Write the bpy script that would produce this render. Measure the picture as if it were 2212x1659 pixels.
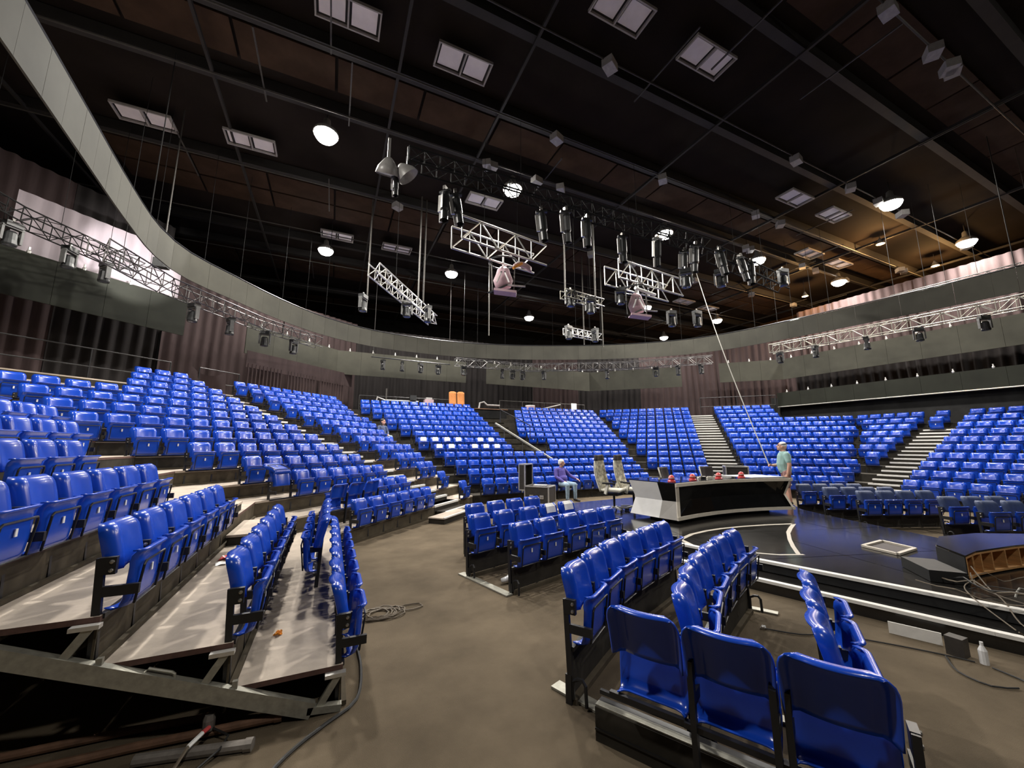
import bpy, bmesh, math, random
import numpy as np
from mathutils import Vector, Matrix
random.seed(7)
for o in list(bpy.data.objects): bpy.data.objects.remove(o)
scene = bpy.context.scene
COL = scene.collection

# ---------------------------------------------------------------- camera
FPX, CXP, CYP = 835.0, 1106.0, 829.5
CAMH = 1.9
YAW = math.radians(24.8); PITCH = math.atan(133.5/FPX)
cam = bpy.data.cameras.new('camera'); camo = bpy.data.objects.new('camera', cam); COL.objects.link(camo)
cam.sensor_fit = 'HORIZONTAL'; cam.sensor_width = 36.0; cam.lens = FPX/2212*36.0
cam.clip_start = 0.05; cam.clip_end = 200
camo.location = (0, 0, CAMH)
camo.rotation_euler = (math.pi/2+PITCH, 0, -YAW)
scene.camera = camo
# ---------------------------------------------------------------- world, exposure
w = bpy.data.worlds.new('world'); scene.world = w; w.use_nodes = True
w.node_tree.nodes['Background'].inputs[0].default_value = (0.010, 0.010, 0.011, 1)
w.node_tree.nodes['Background'].inputs[1].default_value = 1.0
vs = scene.view_settings
vs.view_transform = 'Standard'; vs.look = 'None'; vs.exposure = 0.0; vs.gamma = 1.0; vs.use_curve_mapping = False
LAMP_POWER = 1000.0

# ---------------------------------------------------------------- helpers
SQ = math.sqrt(0.5)
fw = np.array([math.sin(YAW)*math.cos(PITCH), math.cos(YAW)*math.cos(PITCH), math.sin(PITCH)])
rt = np.array([math.cos(YAW), -math.sin(YAW), 0.0]); upv = np.cross(rt, fw)
def project(p):
    d = np.array(p, float)-np.array([0, 0, CAMH]); dep = d@fw
    return CXP+FPX*(d@rt)/dep, CYP-FPX*(d@upv)/dep, dep

def V(*a): return Vector(a)
class MB:
    """collects shapes, builds ONE mesh object"""
    def __init__(s): s.v = []; s.f = []; s.m = []; s.mi = 0; s.sm = []; s.smooth = False
    def add(s, verts, faces):
        o = len(s.v); s.v += [tuple(x) for x in verts]
        for f in faces: s.f.append(tuple(i+o for i in f)); s.m.append(s.mi); s.sm.append(s.smooth)
    def box(s, c, size, rz=0.0, M=None):
        hx, hy, hz = size[0]/2, size[1]/2, size[2]/2
        R = M if M is not None else Matrix.Rotation(rz, 3, 'Z')
        c = Vector(c); vs_ = [c+R@Vector((x*hx, y*hy, z*hz)) for x in (-1, 1) for y in (-1, 1) for z in (-1, 1)]
        s.add(vs_, [(0, 1, 3, 2), (4, 6, 7, 5), (0, 4, 5, 1), (2, 3, 7, 6), (0, 2, 6, 4), (1, 5, 7, 3)])
    def bar(s, a, b, wx, wy, up=(0, 0, 1)):
        a = Vector(a); b = Vector(b); d = (b-a); L = d.length; d.normalize()
        u = Vector(up); 
        if abs(d.dot(u)) > .99: u = Vector((1, 0, 0))
        x = d.cross(u).normalized(); y = x.cross(d)
        M = Matrix((x, y, d)).transposed()
        s.box((a+b)/2, (wx, wy, L), M=M)
    def tube(s, pts, r, n=6, closed=False, cap=True):
        pts = [Vector(p) for p in pts]; N = len(pts); o = len(s.v); rings = []
        pu = None
        for i, p in enumerate(pts):
            if closed: t = pts[(i+1) % N]-pts[i-1]
            else: t = pts[min(i+1, N-1)]-pts[max(i-1, 0)]
            if t.length < 1e-9: t = Vector((0, 0, 1))
            t.normalize()
            if pu is None:
                u = Vector((0, 0, 1)) if abs(t.z) < .9 else Vector((1, 0, 0))
            else: u = pu
            x = t.cross(u)
            if x.length < 1e-6: x = t.orthogonal()
            x.normalize(); y = x.cross(t); pu = y
            rr = r[i] if isinstance(r, (list, tuple)) else r
            rings.append([p+(x*math.cos(a)+y*math.sin(a))*rr for a in [2*math.pi*j/n for j in range(n)]])
        vs_ = [q for ring in rings for q in ring]; fs = []
        M_ = N if closed else N-1
        for i in range(M_):
            a = i*n; b = ((i+1) % N)*n
            for j in range(n): fs.append((a+j, a+(j+1) % n, b+(j+1) % n, b+j))
        if cap and not closed:
            fs.append(tuple(range(n-1, -1, -1))); fs.append(tuple((N-1)*n+j for j in range(n)))
        s.add(vs_, fs)
    def prism(s, poly, z0, z1):
        n = len(poly)
        vs_ = [(p[0], p[1], z0) for p in poly]+[(p[0], p[1], z1) for p in poly]
        ar = sum(poly[i][0]*poly[(i+1) % n][1]-poly[(i+1) % n][0]*poly[i][1] for i in range(n))
        idx = list(range(n))
        if ar < 0: idx.reverse()
        fs = [tuple(reversed(idx)), tuple(i+n for i in idx)]
        for q in range(n):
            a, b = idx[q], idx[(q+1) % n]; fs.append((a, b, b+n, a+n))
        s.add(vs_, fs)
    def lathe(s, prof, c=(0, 0, 0), n=16, M=None, capend=True):
        c = Vector(c); vs_ = []; fs = []
        for (r, z) in prof:
            for j in range(n):
                a = 2*math.pi*j/n; q = Vector((r*math.cos(a), r*math.sin(a), z))
                vs_.append(c+(M@q if M is not None else q))
        for i in range(len(prof)-1):
            for j in range(n): fs.append((i*n+j, i*n+(j+1) % n, (i+1)*n+(j+1) % n, (i+1)*n+j))
        if prof[0][0] > 1e-4: fs.append(tuple(range(n-1, -1, -1)))
        if prof[-1][0] > 1e-4 and capend: fs.append(tuple((len(prof)-1)*n+j for j in range(n)))
        s.add(vs_, fs)
    def grid(s, fn, nu, nv, thick=0.0):
        P = [[Vector(fn(i/nu, j/nv)) for i in range(nu+1)] for j in range(nv+1)]
        vs_ = [p for r in P for p in r]; W = nu+1
        fs = [(j*W+i, j*W+i+1, (j+1)*W+i+1, (j+1)*W+i) for j in range(nv) for i in range(nu)]
        if thick:
            # offset along normals
            N = []
            for j in range(nv+1):
                for i in range(nu+1):
                    a = P[j][min(i+1, nu)]-P[j][max(i-1, 0)]; b = P[min(j+1, nv)][i]-P[max(j-1, 0)][i]
                    n_ = a.cross(b); n_.normalize(); N.append(n_)
            o = len(vs_); vs_ = vs_+[vs_[i]-N[i]*thick for i in range(o)]
            fs += [tuple(reversed([x+o for x in f])) for f in list(fs)]
            edge = [i for i in range(W)]+[j*W+nu for j in range(1, nv+1)]+[nv*W+i for i in range(nu-1, -1, -1)]+[j*W for j in range(nv-1, 0, -1)]
            for q in range(len(edge)):
                a, b = edge[q], edge[(q+1) % len(edge)]; fs.append((b, a, a+o, b+o))
        s.add(vs_, fs)
    def mesh(s, name, mats, origin=(0, 0, 0)):
        me = bpy.data.meshes.new(name); ox, oy, oz = origin
        me.from_pydata([(x-ox, y-oy, z-oz) for x, y, z in s.v], [], s.f)
        mats = mats if isinstance(mats, (list, tuple)) else [mats]
        for m in mats: me.materials.append(m)
        me.polygons.foreach_set('material_index', s.m); me.polygons.foreach_set('use_smooth', s.sm)
        me.update(); return me
    def build(s, name, mats, parent=None, origin=None, smooth=False):
        if smooth: s.sm = [True]*len(s.f)
        if origin is None: origin = tuple(parent.matrix_basis.translation) if parent is not None else (0, 0, 0)
        return link(name, s.mesh(name, mats, origin), parent, (0, 0, 0) if parent is not None else origin)
def link(name, data, parent=None, loc=(0, 0, 0), rz=0.0):
    o = bpy.data.objects.new(name, data); COL.objects.link(o); o.location = loc; o.rotation_euler = (0, 0, rz)
    if parent is not None: o.parent = parent
    return o
def tag(o, label=None, cat=None, group=None, kind=None):
    if label: o['label'] = label
    if cat: o['category'] = cat
    if group: o['group'] = group
    if kind: o['kind'] = kind
    return o
def thing(name, label, cat, loc=(0, 0, 0), rz=0.0, group=None):
    o = bpy.data.objects.new(name, None); o.empty_display_size = .1; COL.objects.link(o)
    o.location = loc; o.rotation_euler = (0, 0, rz); return tag(o, label, cat, group)

# ---------------------------------------------------------------- materials
def lin(c): return tuple(((x/255)/12.92 if x/255 <= .04045 else ((x/255+.055)/1.055)**2.4) for x in c)
def mat(name, col, rough=.5, metal=0.0, var=.15, scale=8.0, bump=0.0, bscale=60.0, spec=.5, emit=None, es=0.0, coat=0.0, stretch=None, col2=None):
    m = bpy.data.materials.new(name); m.use_nodes = True; nt = m.node_tree; b = nt.nodes['Principled BSDF']
    b.inputs['Roughness'].default_value = rough; b.inputs['Metallic'].default_value = metal
    b.inputs['Specular IOR Level'].default_value = spec; b.inputs['Coat Weight'].default_value = coat
    b.inputs['Base Color'].default_value = (*col, 1)
    if var or bump:
        tc = nt.nodes.new('ShaderNodeTexCoord'); src = tc.outputs['Object']
        if stretch:
            mp = nt.nodes.new('ShaderNodeMapping'); mp.inputs['Scale'].default_value = stretch; nt.links.new(src, mp.inputs[0]); src = mp.outputs[0]
    if var:
        n = nt.nodes.new('ShaderNodeTexNoise'); n.inputs['Scale'].default_value = scale; n.inputs['Detail'].default_value = 6; n.inputs['Roughness'].default_value = .6
        nt.links.new(src, n.inputs['Vector'])
        r = nt.nodes.new('ShaderNodeMapRange'); r.inputs[1].default_value = .3; r.inputs[2].default_value = .7
        nt.links.new(n.outputs[0], r.inputs[0])
        mx = nt.nodes.new('ShaderNodeMix'); mx.data_type = 'RGBA'
        c2 = col2 if col2 else tuple(min(1, x*(1+var)) for x in col)
        mx.inputs[6].default_value = (*[x*(1-var) for x in col], 1); mx.inputs[7].default_value = (*c2, 1)
        nt.links.new(r.outputs[0], mx.inputs[0]); nt.links.new(mx.outputs[2], b.inputs['Base Color'])
    if bump:
        n2 = nt.nodes.new('ShaderNodeTexNoise'); n2.inputs['Scale'].default_value = bscale; n2.inputs['Detail'].default_value = 4
        nt.links.new(src, n2.inputs['Vector'])
        bp = nt.nodes.new('ShaderNodeBump'); bp.inputs['Strength'].default_value = bump; bp.inputs['Distance'].default_value = .01
        nt.links.new(n2.outputs[0], bp.inputs['Height']); nt.links.new(bp.outputs[0], b.inputs['Normal'])
    if emit:
        b.inputs['Emission Color'].default_value = (*emit, 1); b.inputs['Emission Strength'].default_value = es
    return m
M = {}
M['blue'] = mat('blue_plastic', (.008, .058, .46), .25, 0, .10, 3.0, coat=.2)
M['navy'] = mat('navy_plastic', (.030, .050, .125), .55, 0, .2, 14.0)
M['black'] = mat('black_steel', (.010, .010, .011), .45, 0, .2, 12)
M['bolt'] = mat('bolt_steel', (.45, .43, .40), .35, .9, .1, 30)
M['white_plate'] = mat('white_plate', (.75, .74, .72), .5, 0, .05, 30)
M['paper'] = mat('paper', (.85, .85, .83), .7, 0, .04, 20)
M['carpet'] = mat('carpet', (.120, .094, .064), .95, 0, .28, 1.3, .5, 220, spec=.1)
M['ply'] = mat('painted_plywood', (.44, .375, .31), .75, 0, .22, 2.6, .15, 80, spec=.25)
M['ply_edge'] = mat('plywood_edge', (.09, .045, .035), .8, 0, .3, 20)
M['kick'] = mat('dark_kick_board', (.030, .026, .020), .8, 0, .3, 5, spec=.2)
M['brown_kick'] = mat('brown_kick_board', (.070, .056, .036), .8, 0, .3, 5, spec=.2)
M['galv'] = mat('galvanised_steel', (.34, .33, .28), .5, .55, .2, 18)
M['alu'] = mat('aluminium', (.62, .61, .58), .38, .7, .1, 20)
M['galv_dark'] = mat('dull_truss', (.13, .125, .12), .45, .4, .2, 18)
M['nosing'] = mat('white_nosing', (.72, .70, .66), .6, 0, .08, 12)
M['stage'] = mat('gloss_black_floor', (.014, .013, .012), .15, 0, .5, 2.0, .05, 7, spec=.55)
M['stage_side'] = mat('stage_black', (.010, .010, .010), .6, 0, .3, 8)
M['inlay'] = mat('pale_inlay', (.42, .38, .32), .4, 0, .1, 10)
M['desk_white'] = mat('desk_white', (.80, .79, .76), .35, 0, .04, 6)
M['desk_cream'] = mat('desk_trim', (.70, .64, .54), .4, 0, .06, 10)
M['desk_black'] = mat('desk_gloss_black', (.008, .008, .008), .06, 0, .2, 4, spec=.6)
M['desk_grey'] = mat('desk_grey', (.36, .34, .31), .4, 0, .05, 6)
M['desk_top'] = mat('desk_dark_glass', (.02, .02, .025), .04, 0, .2, 4, spec=.8)
M['red'] = mat('red_dome', (.75, .10, .10), .25, 0, .08, 20, coat=.4)
M['wood'] = mat('raw_plywood', (.52, .27, .10), .6, 0, .25, 6, .1, 60, stretch=(1, 1, 5))
M['fascia'] = mat('fascia_grey', (.056, .054, .043), .75, 0, .16, 1.1, spec=.25)
M['fascia_low'] = mat('fascia_low_grey', (.040, .039, .030), .8, 0, .22, 1.0, spec=.2)
M['fascia_dark'] = mat('fascia_dark', (.013, .014, .010), .8, 0, .25, 1.2, spec=.2)
M['drape'] = mat('purple_drape', (.040, .028, .028), .9, 0, .25, 3, .1, 40, spec=.1, stretch=(1, 1, .15))
M['drape_lit'] = mat('lit_drape', (.30, .26, .28), .9, 0, .12, 3, .1, 40, spec=.1, stretch=(1, 1, .15))  # lighter copy of the purple drape, flood lamp brightness put into the colour
M['truss_black'] = mat('truss_black', (.008, .008, .008), .85, 0, .2, 12, spec=.25)
M['tread_dark'] = mat('dark_tread', (.045, .040, .033), .8, 0, .3, 3, spec=.2)
M['drape_dark'] = mat('black_drape', (.018, .016, .016), .95, 0, .3, 3, spec=.1, stretch=(1, 1, .15))
M['ceil'] = mat('ceiling_dark', (.016, .012, .010), .9, 0, .3, .6, spec=.1)
M['board'] = mat('ceiling_board', (.046, .027, .017), .85, 0, .3, 1.3, spec=.15)
M['beam'] = mat('roof_beam', (.015, .013, .012), .7, 0, .3, 2)
M['pipe'] = mat('grid_pipe', (.060, .056, .050), .5, .3, .2, 9)
M['pane'] = mat('ceiling_pane', (.80, .76, .78), .6, 0, .06, 3)
M['pane_frame'] = mat('ceiling_pane_frame', (.34, .32, .31), .6, 0, .1, 9)
M['lamp_body'] = mat('lamp_body', (.30, .29, .27), .5, .3, .1, 9)
M['lamp_face'] = mat('lamp_face', (.9, .9, .9), .5, 0, 0, emit=(1, .96, .88), es=45)
M['warm_face'] = mat('warm_lamp_face', (.9, .8, .6), .5, 0, 0, emit=(1, .62, .25), es=22)
M['wallwood'] = mat('wall_brown', (.10, .050, .022), .8, 0, .3, 1.5, spec=.2, stretch=(1, 1, .3))
M['wall'] = mat('wall_dark', (.016, .016, .016), .9, 0, .3, 2, spec=.15)
M['fix'] = mat('fixture_black', (.020, .021, .022), .40, 0, .2, 15)
M['fix_grey'] = mat('fixture_grey', (.34, .33, .32), .4, .1, .15, 10)
M['fix_dark'] = mat('fixture_dark_grey', (.10, .10, .098), .45, .1, .15, 10)
M['lens'] = mat('lens_glass', (.10, .11, .13), .06, 0, .1, 4, spec=.9)
M['pink'] = mat('pale_pink_shell', (.52, .36, .40), .5, 0, .08, 6)
M['case'] = mat('case_black_board', (.035, .030, .026), .55, 0, .25, 10)
M['rope'] = mat('rope', (.30, .29, .26), .8, 0, .15, 60)
M['cable'] = mat('cable_beige', (.15, .12, .085), .7, 0, .15, 40)
M['cable_black'] = mat('cable_black', (.012, .012, .012), .6, 0, .2, 40)
M['rust'] = mat('rusty_pipe', (.16, .085, .05), .75, .2, .35, 9)
M['greypipe'] = mat('grey_pipe', (.20, .18, .16), .6, .3, .25, 12)
M['orange'] = mat('orange_bit', (.85, .33, .03), .5, 0, .1, 30)
M['orange_chair'] = mat('orange_upholstery', (.46, .17, .045), .8, 0, .15, 20)
M['cup'] = mat('clear_cup', (.75, .75, .75), .15, 0, .05, 20)
M['cream'] = mat('cream_shell', (.82, .79, .68), .4, 0, .05, 10)
M['mesh'] = mat('dark_mesh', (.050, .040, .040), .8, 0, .2, 60)
M['pattern'] = mat('camo_fabric', (.12, .10, .08), .7, 0, .3, 11, col2=(.85, .80, .62))
M['skin'] = mat('skin', (.60, .33, .24), .5, 0, .08, 20)
M['hair_white'] = mat('white_hair', (.72, .71, .69), .7, 0, .12, 60)
M['hair_dark'] = mat('dark_hair', (.02, .015, .012), .6, 0, .2, 60)
M['jumper'] = mat('purple_jumper', (.075, .055, .27), .85, 0, .15, 30, .15, 90)
M['jeans'] = mat('faded_jeans', (.24, .33, .42), .8, 0, .25, 14)
M['tee'] = mat('teal_tee', (.30, .47, .44), .8, 0, .1, 12)
M['cap'] = mat('white_bandana', (.78, .76, .74), .7, 0, .1, 20)
M['shorts'] = mat('red_check_shorts', (.22, .045, .05), .8, 0, .4, 30, col2=(.42, .28, .26))
M['shoe'] = mat('dark_shoe', (.03, .025, .022), .6, 0, .2, 20)
M['glass'] = mat('glass', (.6, .65, .7), .05, 0, 0)

# ================================================================ STRUCTURE
def struct(name, mb, m, parent=None):
    o = mb.build(name, m, parent, origin=(0, 0, 0)); tag(o, kind='structure'); return o
CEIL = 12.3
b = MB(); b.prism([(-14, -10), (34, -10), (34, 33), (-14, 33)], -.2, 0); fl = struct('floor', b, M['carpet']); tag(fl, 'dark brown grey carpeted studio floor', 'floor')
b = MB(); b.prism([(-14, -10), (34, -10), (34, 33), (-14, 33)], CEIL, CEIL+.2); ceil = struct('ceiling', b, M['ceil']); tag(ceil, 'dark studio roof with brown boards and beams', 'ceiling')
b = MB(); b.box((-13.6, 11.5, 6.1), (.2, 43, 12.4)); tag(struct('wall_left', b, M['wall']), 'dark left studio wall', 'wall')
b = MB(); b.box((10, 32.6, 6.1), (48, .2, 12.4)); tag(struct('wall_back', b, M['wall']), 'dark rear studio wall', 'wall')
b = MB(); b.box((33.2, 11.5, 6.1), (.2, 43, 12.4)); wr = struct('wall_right', b, M['wallwood']); tag(wr, 'brown panelled upper wall on the right', 'wall')
# ribs of the brown wall
rib = MB(); rib.box((0, 0, 0), (.12, .16, 5.0)); rme = rib.mesh('rib', M['beam'])
for i in range(18): link('rib', rme, wr, (33.05, 31-i*1.7, 9.6))
rib = MB(); rib.box((0, 0, 0), (.10, 40, .12)); rme = rib.mesh('rail', M['beam'])
for z in (8.6, 10.4, 11.6): link('rail', rme, wr, (33.04, 11.5, z))
# ceiling boards (brown strips), beams, pipes: each a piece of the ceiling
bd = MB(); bd.box((0, 0, 0), (2.30, 1.10, .05)); bme = bd.mesh('board', M['board'])
for y in (3.6, 10.6, 16.6, 17.8, 23.4, 24.6, 29.5):
    for i in range(17):
        if y < 5 and i > 14: continue
        link('board', bme, ceil, (-6.5+i*2.38, y, CEIL-.06-.01*random.random()))
bm_ = MB(); bm_.box((0, 0, 0), (46, .22, .34)); beam = bm_.mesh('beam', M['beam'])
for y in (2.2, 4.6, 7.2, 9.6, 11.7, 15.4, 20.4, 22.3, 27.2): link('beam', beam, ceil, (10, y, CEIL-.2))
bm_ = MB(); bm_.box((0, 0, 0), (.07, 43, .10)); beam2 = bm_.mesh('cross_beam', M['beam'])
for x in (-9, -3.6, 1.0, 4.0, 10.4, 17.3, 24.0, 30.5): link('cross_beam', beam2, ceil, (x, 11.5, CEIL-.36))
pp = MB(); pp.tube([(-23, 0, 0), (23, 0, 0)], .024, 6); pme = pp.mesh('grid_pipe', M['pipe'])
for y in (1.2, 3.0, 6.6, 9.2, 11.2, 14.9, 18.6, 21.9, 25.6, 28.2): link('grid_pipe', pme, ceil, (10, y, CEIL-.75))
sp = MB(); sp.box((0, 0, 0), (.035, 2.2, .035)); sme = sp.mesh('spreader', M['pipe'])
for i in range(26): link('spreader', sme, ceil, (random.uniform(-6, 30), random.uniform(2, 27), CEIL-.70))
gb = MB(); gb.box((0, 0, 0), (.35, .28, .22)); gme = gb.mesh('junction_box', M['fix_grey'])
for i in range(46): link('junction_box', gme, ceil, (random.uniform(0, 29), random.choice((1.2, 3.0, 6.6, 9.2, 11.2, 14.9)), CEIL-.86), random.random())

# ceiling window-like panel pairs
def pane_pair(x, y, label, dim=1.0):
    t = thing('ceiling_panel', label, 'ceiling panel', (x, y, CEIL-.42), 0, 'paired ceiling panels')
    f = MB()
    for yy in (-.335, .335): f.box((0, yy, 0), (1.44, .035, .08))
    for xx in (-.70, 0, .70): f.box((xx, 0, 0), (.035, .64, .08))
    f.build('frame', M['pane_frame'], t, (0, 0, 0))
    for xx in (-.35, .35):
        p = MB(); p.box((xx, 0, .04), (.56, .54, .02)); pn_ = p.build('pane', M['pane'], t, (0, 0, 0))
        k = MB(); k.box((xx, 0, .07), (.68, .64, .02)); k.build('recess', M['beam'], pn_, (0, 0, 0))
for (x, y, l) in [(-.3, 8.5, 'pale paired ceiling panel at the top left, beside the purple haze'), (2.52, 8.55, 'pale paired ceiling panel left of the two top right ones'),
                  (5.5, 5.75, 'pale paired ceiling panel cut by the top frame edge'), (8.26, 5.72, 'pale paired ceiling panel at upper right, one pane bluish'),
                  (16.6, 8.25, 'small paired ceiling panel left of its twin near the right lamp'), (19.4, 8.25, 'small paired ceiling panel nearest the right white lamp'),
                  (-3.1, 14.1, 'dim paired ceiling panel left of the largest lamp'), (-5.9, 14.3, 'dim paired ceiling panel farthest left near the fascia ring'),
                  (-.4, 19.3, 'small paired ceiling panel above a lamp on the left'), (2.4, 19.35, 'small paired ceiling panel right of its twin on the left'),
                  (5.1, 13.8, 'paired ceiling panel above the white centre truss'), (22.3, 10.75, 'thin paired ceiling panel by the brown wall, left one'),
                  (25.1, 10.75, 'thin paired ceiling panel by the brown wall, right one'), (21.9, 18.5, 'tiny far ceiling panel pair above the right stairs, left'),
                  (24.6, 18.7, 'tiny far ceiling panel pair above the right stairs, right')]:
    pane_pair(x*.995, y*.995, l)

# ---------------------------------------------------------------- lamps
def high_bay(x, y, label, power=LAMP_POWER, z=11.35):
    t = thing('high_bay_lamp', label, 'lamp', (x, y, z), 0, 'round white high bay lamps')
    h = MB(); h.lathe([(.05, .55), (.10, .50), (.12, .30), (.34, .10), (.37, 0.0), (.35, -.01)], n=20, capend=False); rf = h.build('reflector', M['lamp_body'], t, (0, 0, 0), smooth=True)
    f = MB(); f.lathe([(.335, .03), (.33, -.05), (.26, -.16), (.14, -.22), (.0, -.235)], n=20); f.build('lamp_face', M['lamp_face'], rf, (0, 0, 0))
    r = MB(); r.tube([(0, 0, .5), (0, 0, CEIL-z)], .02, 6); r.build('drop_rod', M['pipe'], t, (0, 0, 0))
    L = bpy.data.lights.new('lamp_light', 'AREA'); L.shape = 'DISK'; L.size = .62; L.energy = power; L.color = (1, .955, .88)
    lo = link('lamp_light', L, t, (0, 0, -.26))
LZ = 11.35; s_ = (LZ-CAMH)/(12-CAMH)
for (x, y, l) in [(-.83, 12.78, 'largest glaring white lamp, upper left'), (5.89, 12.70, 'glaring white lamp above the white centre truss'), (13.93, 12.59, 'white lamp amid the black moving lights'),
                  (20.66, 12.43, 'white lamp at the right end of the dark truss'), (28.09, 12.16, 'white lamp above the right fascia ring'), (-.93, 21.23, 'white lamp below the small left panel pair'),
                  (5.81, 21.15, 'white lamp left of the pink shelled rig'), (20.46, 20.63, 'white lamp just right of the second pink rig'), (27.89, 20.49, 'white lamp above the right truss bend'),
                  (13.66, 26.31, 'lowest white lamp over the centre left seats'), (27.84, 26.07, 'lowest white lamp over the striped stairs'), (20.8, 6.83, 'big white lamp at upper right'),
                  (28.29, 6.80, 'white lamp at far right with warm halo')]:
    high_bay(x*s_, y*s_, l)
high_bay(-6.3, 6.2, 'white lamp over the near left tier, out at the frame edge', LAMP_POWER*1.0)
high_bay(15.0, -1.5, 'white lamp over the right end of the stage, outside the frame', LAMP_POWER*.7)
high_bay(1.5, -4.5, 'white lamp behind the viewpoint, outside the frame', LAMP_POWER*.42)
def warm_lamp(x, y, z, label):
    t = thing('warm_work_lamp', label, 'lamp', (x, y, z), 0, 'small warm lamps by the brown wall')
    h = MB(); h.lathe([(.04, .30), (.07, .22), (.15, .06), (.17, 0)], n=12, capend=False); h.build('shade', M['lamp_body'], t, (0, 0, 0), smooth=True)
    f = MB(); f.lathe([(.0, -.05), (.08, -.02), (.11, .03), (.06, .08), (0, .09)], n=12); f.build('bulb', M['warm_face'], t, (0, 0, 0), smooth=True)
    r = MB(); r.tube([(0, 0, .28), (0, 0, CEIL-z)], .012, 6); r.build('drop_rod', M['pipe'], t, (0, 0, 0))
    L = bpy.data.lights.new('warm_light', 'POINT'); L.energy = 420; L.color = (1, .55, .20); L.shadow_soft_size = .12
    link('warm_light', L, t, (0, 0, -.25))
warm_lamp(24.0, 8.5, 11.75, 'small warm lamp between the two right white lamps')
warm_lamp(26.5, 13.3, 11.2, 'small warm lamp at the end of the dark truss')
warm_lamp(29.3, 8.3, 11.6, 'small warm lamp high at the far right')

# ================================================================ SEATING BOWL
D_, R_ = .71, .285
SEG = {'A': ((0, 1), (1, 0), .19), 'B': ((SQ, SQ), (SQ, -SQ), -5.738), 'C': ((1, 0), (0, -1), -12.44), 'D': ((SQ, -SQ), (-SQ, -SQ), -17.40), 'E': ((0, -1), (-1, 0), -16.94)}
def P(seg, k, t):
    u, n, a0 = SEG[seg]; a = a0-D_*k
    return (n[0]*a+u[0]*t, n[1]*a+u[1]*t)
def corner(s1, s2, k):
    """(t on s1, t on s2) where the level-k riser lines meet"""
    u1, n1, a1 = SEG[s1]; u2, n2, a2 = SEG[s2]
    A = np.array([[n1[0], n1[1]], [n2[0], n2[1]]]); p = np.linalg.solve(A, np.array([a1-D_*k, a2-D_*k]))
    return float(p@np.array(u1)), float(p@np.array(u2))
def seat_rz(n): return math.atan2(n[0], -n[1])

tier_lab = {'A': 'grey topped tiered platform at the near left', 'B': 'tiered platform under the left diagonal seats', 'C': 'tiered platform under the far centre seats',
            'D': 'tiered platform under the seats beside the striped stairs', 'E': 'tiered platform under the far right seats'}
order = 'ABCDE'
def trange(seg, k):
    lo = {'A': 3.43, 'E': None}.get(seg); hi = None
    i = order.index(seg)
    lo = 3.43 if seg == 'A' else corner(order[i-1], seg, k)[1]
    hi = -1.6 if seg == 'E' else corner(seg, order[i+1], k)[0]
    return lo, hi
for seg in order:
    root = thing('tiered_platform', tier_lab[seg], 'platform', (*P(seg, 0, sum(trange(seg, 0))/2), 0))
    KM = 10 if seg == 'E' else 13
    for k in range(0, KM):
        # riser under the front edge of tread k+1 (at line k), tread k+1 between line k and k+1
        l0, h0 = trange(seg, k); l1, h1 = trange(seg, k+1)
        cut = False
        if seg == 'D' and k >= 10: h0 = h1 = 6.62
        last = (k == KM-1)
        ext = 2.6/D_ if last else 0
        a, bb = P(seg, k, l0), P(seg, k, h0)
        if last:
            l1, h1 = trange(seg, k+1+ext)
            if seg == 'D': h1 = 6.62
        c_, d_ = P(seg, k+1+ext, h1), P(seg, k+1+ext, l1)
        z = (k+1)*R_
        m = MB(); m.prism([a, bb, c_, d_], z-.035, z); m.m[2] = 1 if False else 0
        if seg == 'A': m.m = [0, 0, 1, 1, 1, 1]
        m.build('tread', [M['ply'] if seg in 'AB' else M['tread_dark'], M['ply_edge']], root)
        if k == 9 and seg == 'D':
            pass
        u, n, _ = SEG[seg]; rs = MB()
        A3 = Vector((a[0], a[1], 0)); B3 = Vector((bb[0], bb[1], 0)); nv = Vector((n[0], n[1], 0))
        off = nv*(-.012)
        rs.bar(A3+off+V(0, 0, z-.035-.125), B3+off+V(0, 0, z-.035-.125), .25, .012, up=(n[0], n[1], 0))
        rs.build('riser', M['brown_kick'] if seg in 'AB' and k < 5 else M['kick'], root)
        if seg in 'AB' and k < 6:
            e = MB(); e.bar(A3+nv*.02+V(0, 0, z-R_+.02), B3+nv*.02+V(0, 0, z-R_+.02), .035, .03); e.build('foot_rail', M['brown_kick'], root)
    if seg == 'A':
        # open steel frame at the near end: raking stringer, struts, handle
        st = MB(); st.bar((.0, 3.40, .045), (-3.4, 3.40, 1.45), .055, .10); st.bar((.19, 3.40, .022), (-.03, 3.40, .05), .055, .045); st.build('stringer', M['galv'], root)
        for k in range(1, 5):
            x = .19-D_*(k-1)-.03; z = k*R_-.05; s = MB(); s.bar((x-.12, 3.40, z-.19), (x-.0, 3.40, z), .03, .045); s.build('strut', M['galv'], root)
            c = MB(); c.box((x-.02, 3.40, z+.005), (.14, .05, .025)); c.build('strut_cap', M['alu'], root)
            q = MB(); q.box((x-.64, 3.40, z-R_+.33), (.03, .03, .12)); q.build('stub_post', M['galv'], root)
        h = MB(); h.tube([(-.97, 3.40, .43), (-.965, 3.40, .50), (-.95, 3.40, .515), (-.83, 3.40, .468), (-.815, 3.40, .455), (-.81, 3.40, .37)], .009, 6); h.build('grab_handle', M['galv'], root)

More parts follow.
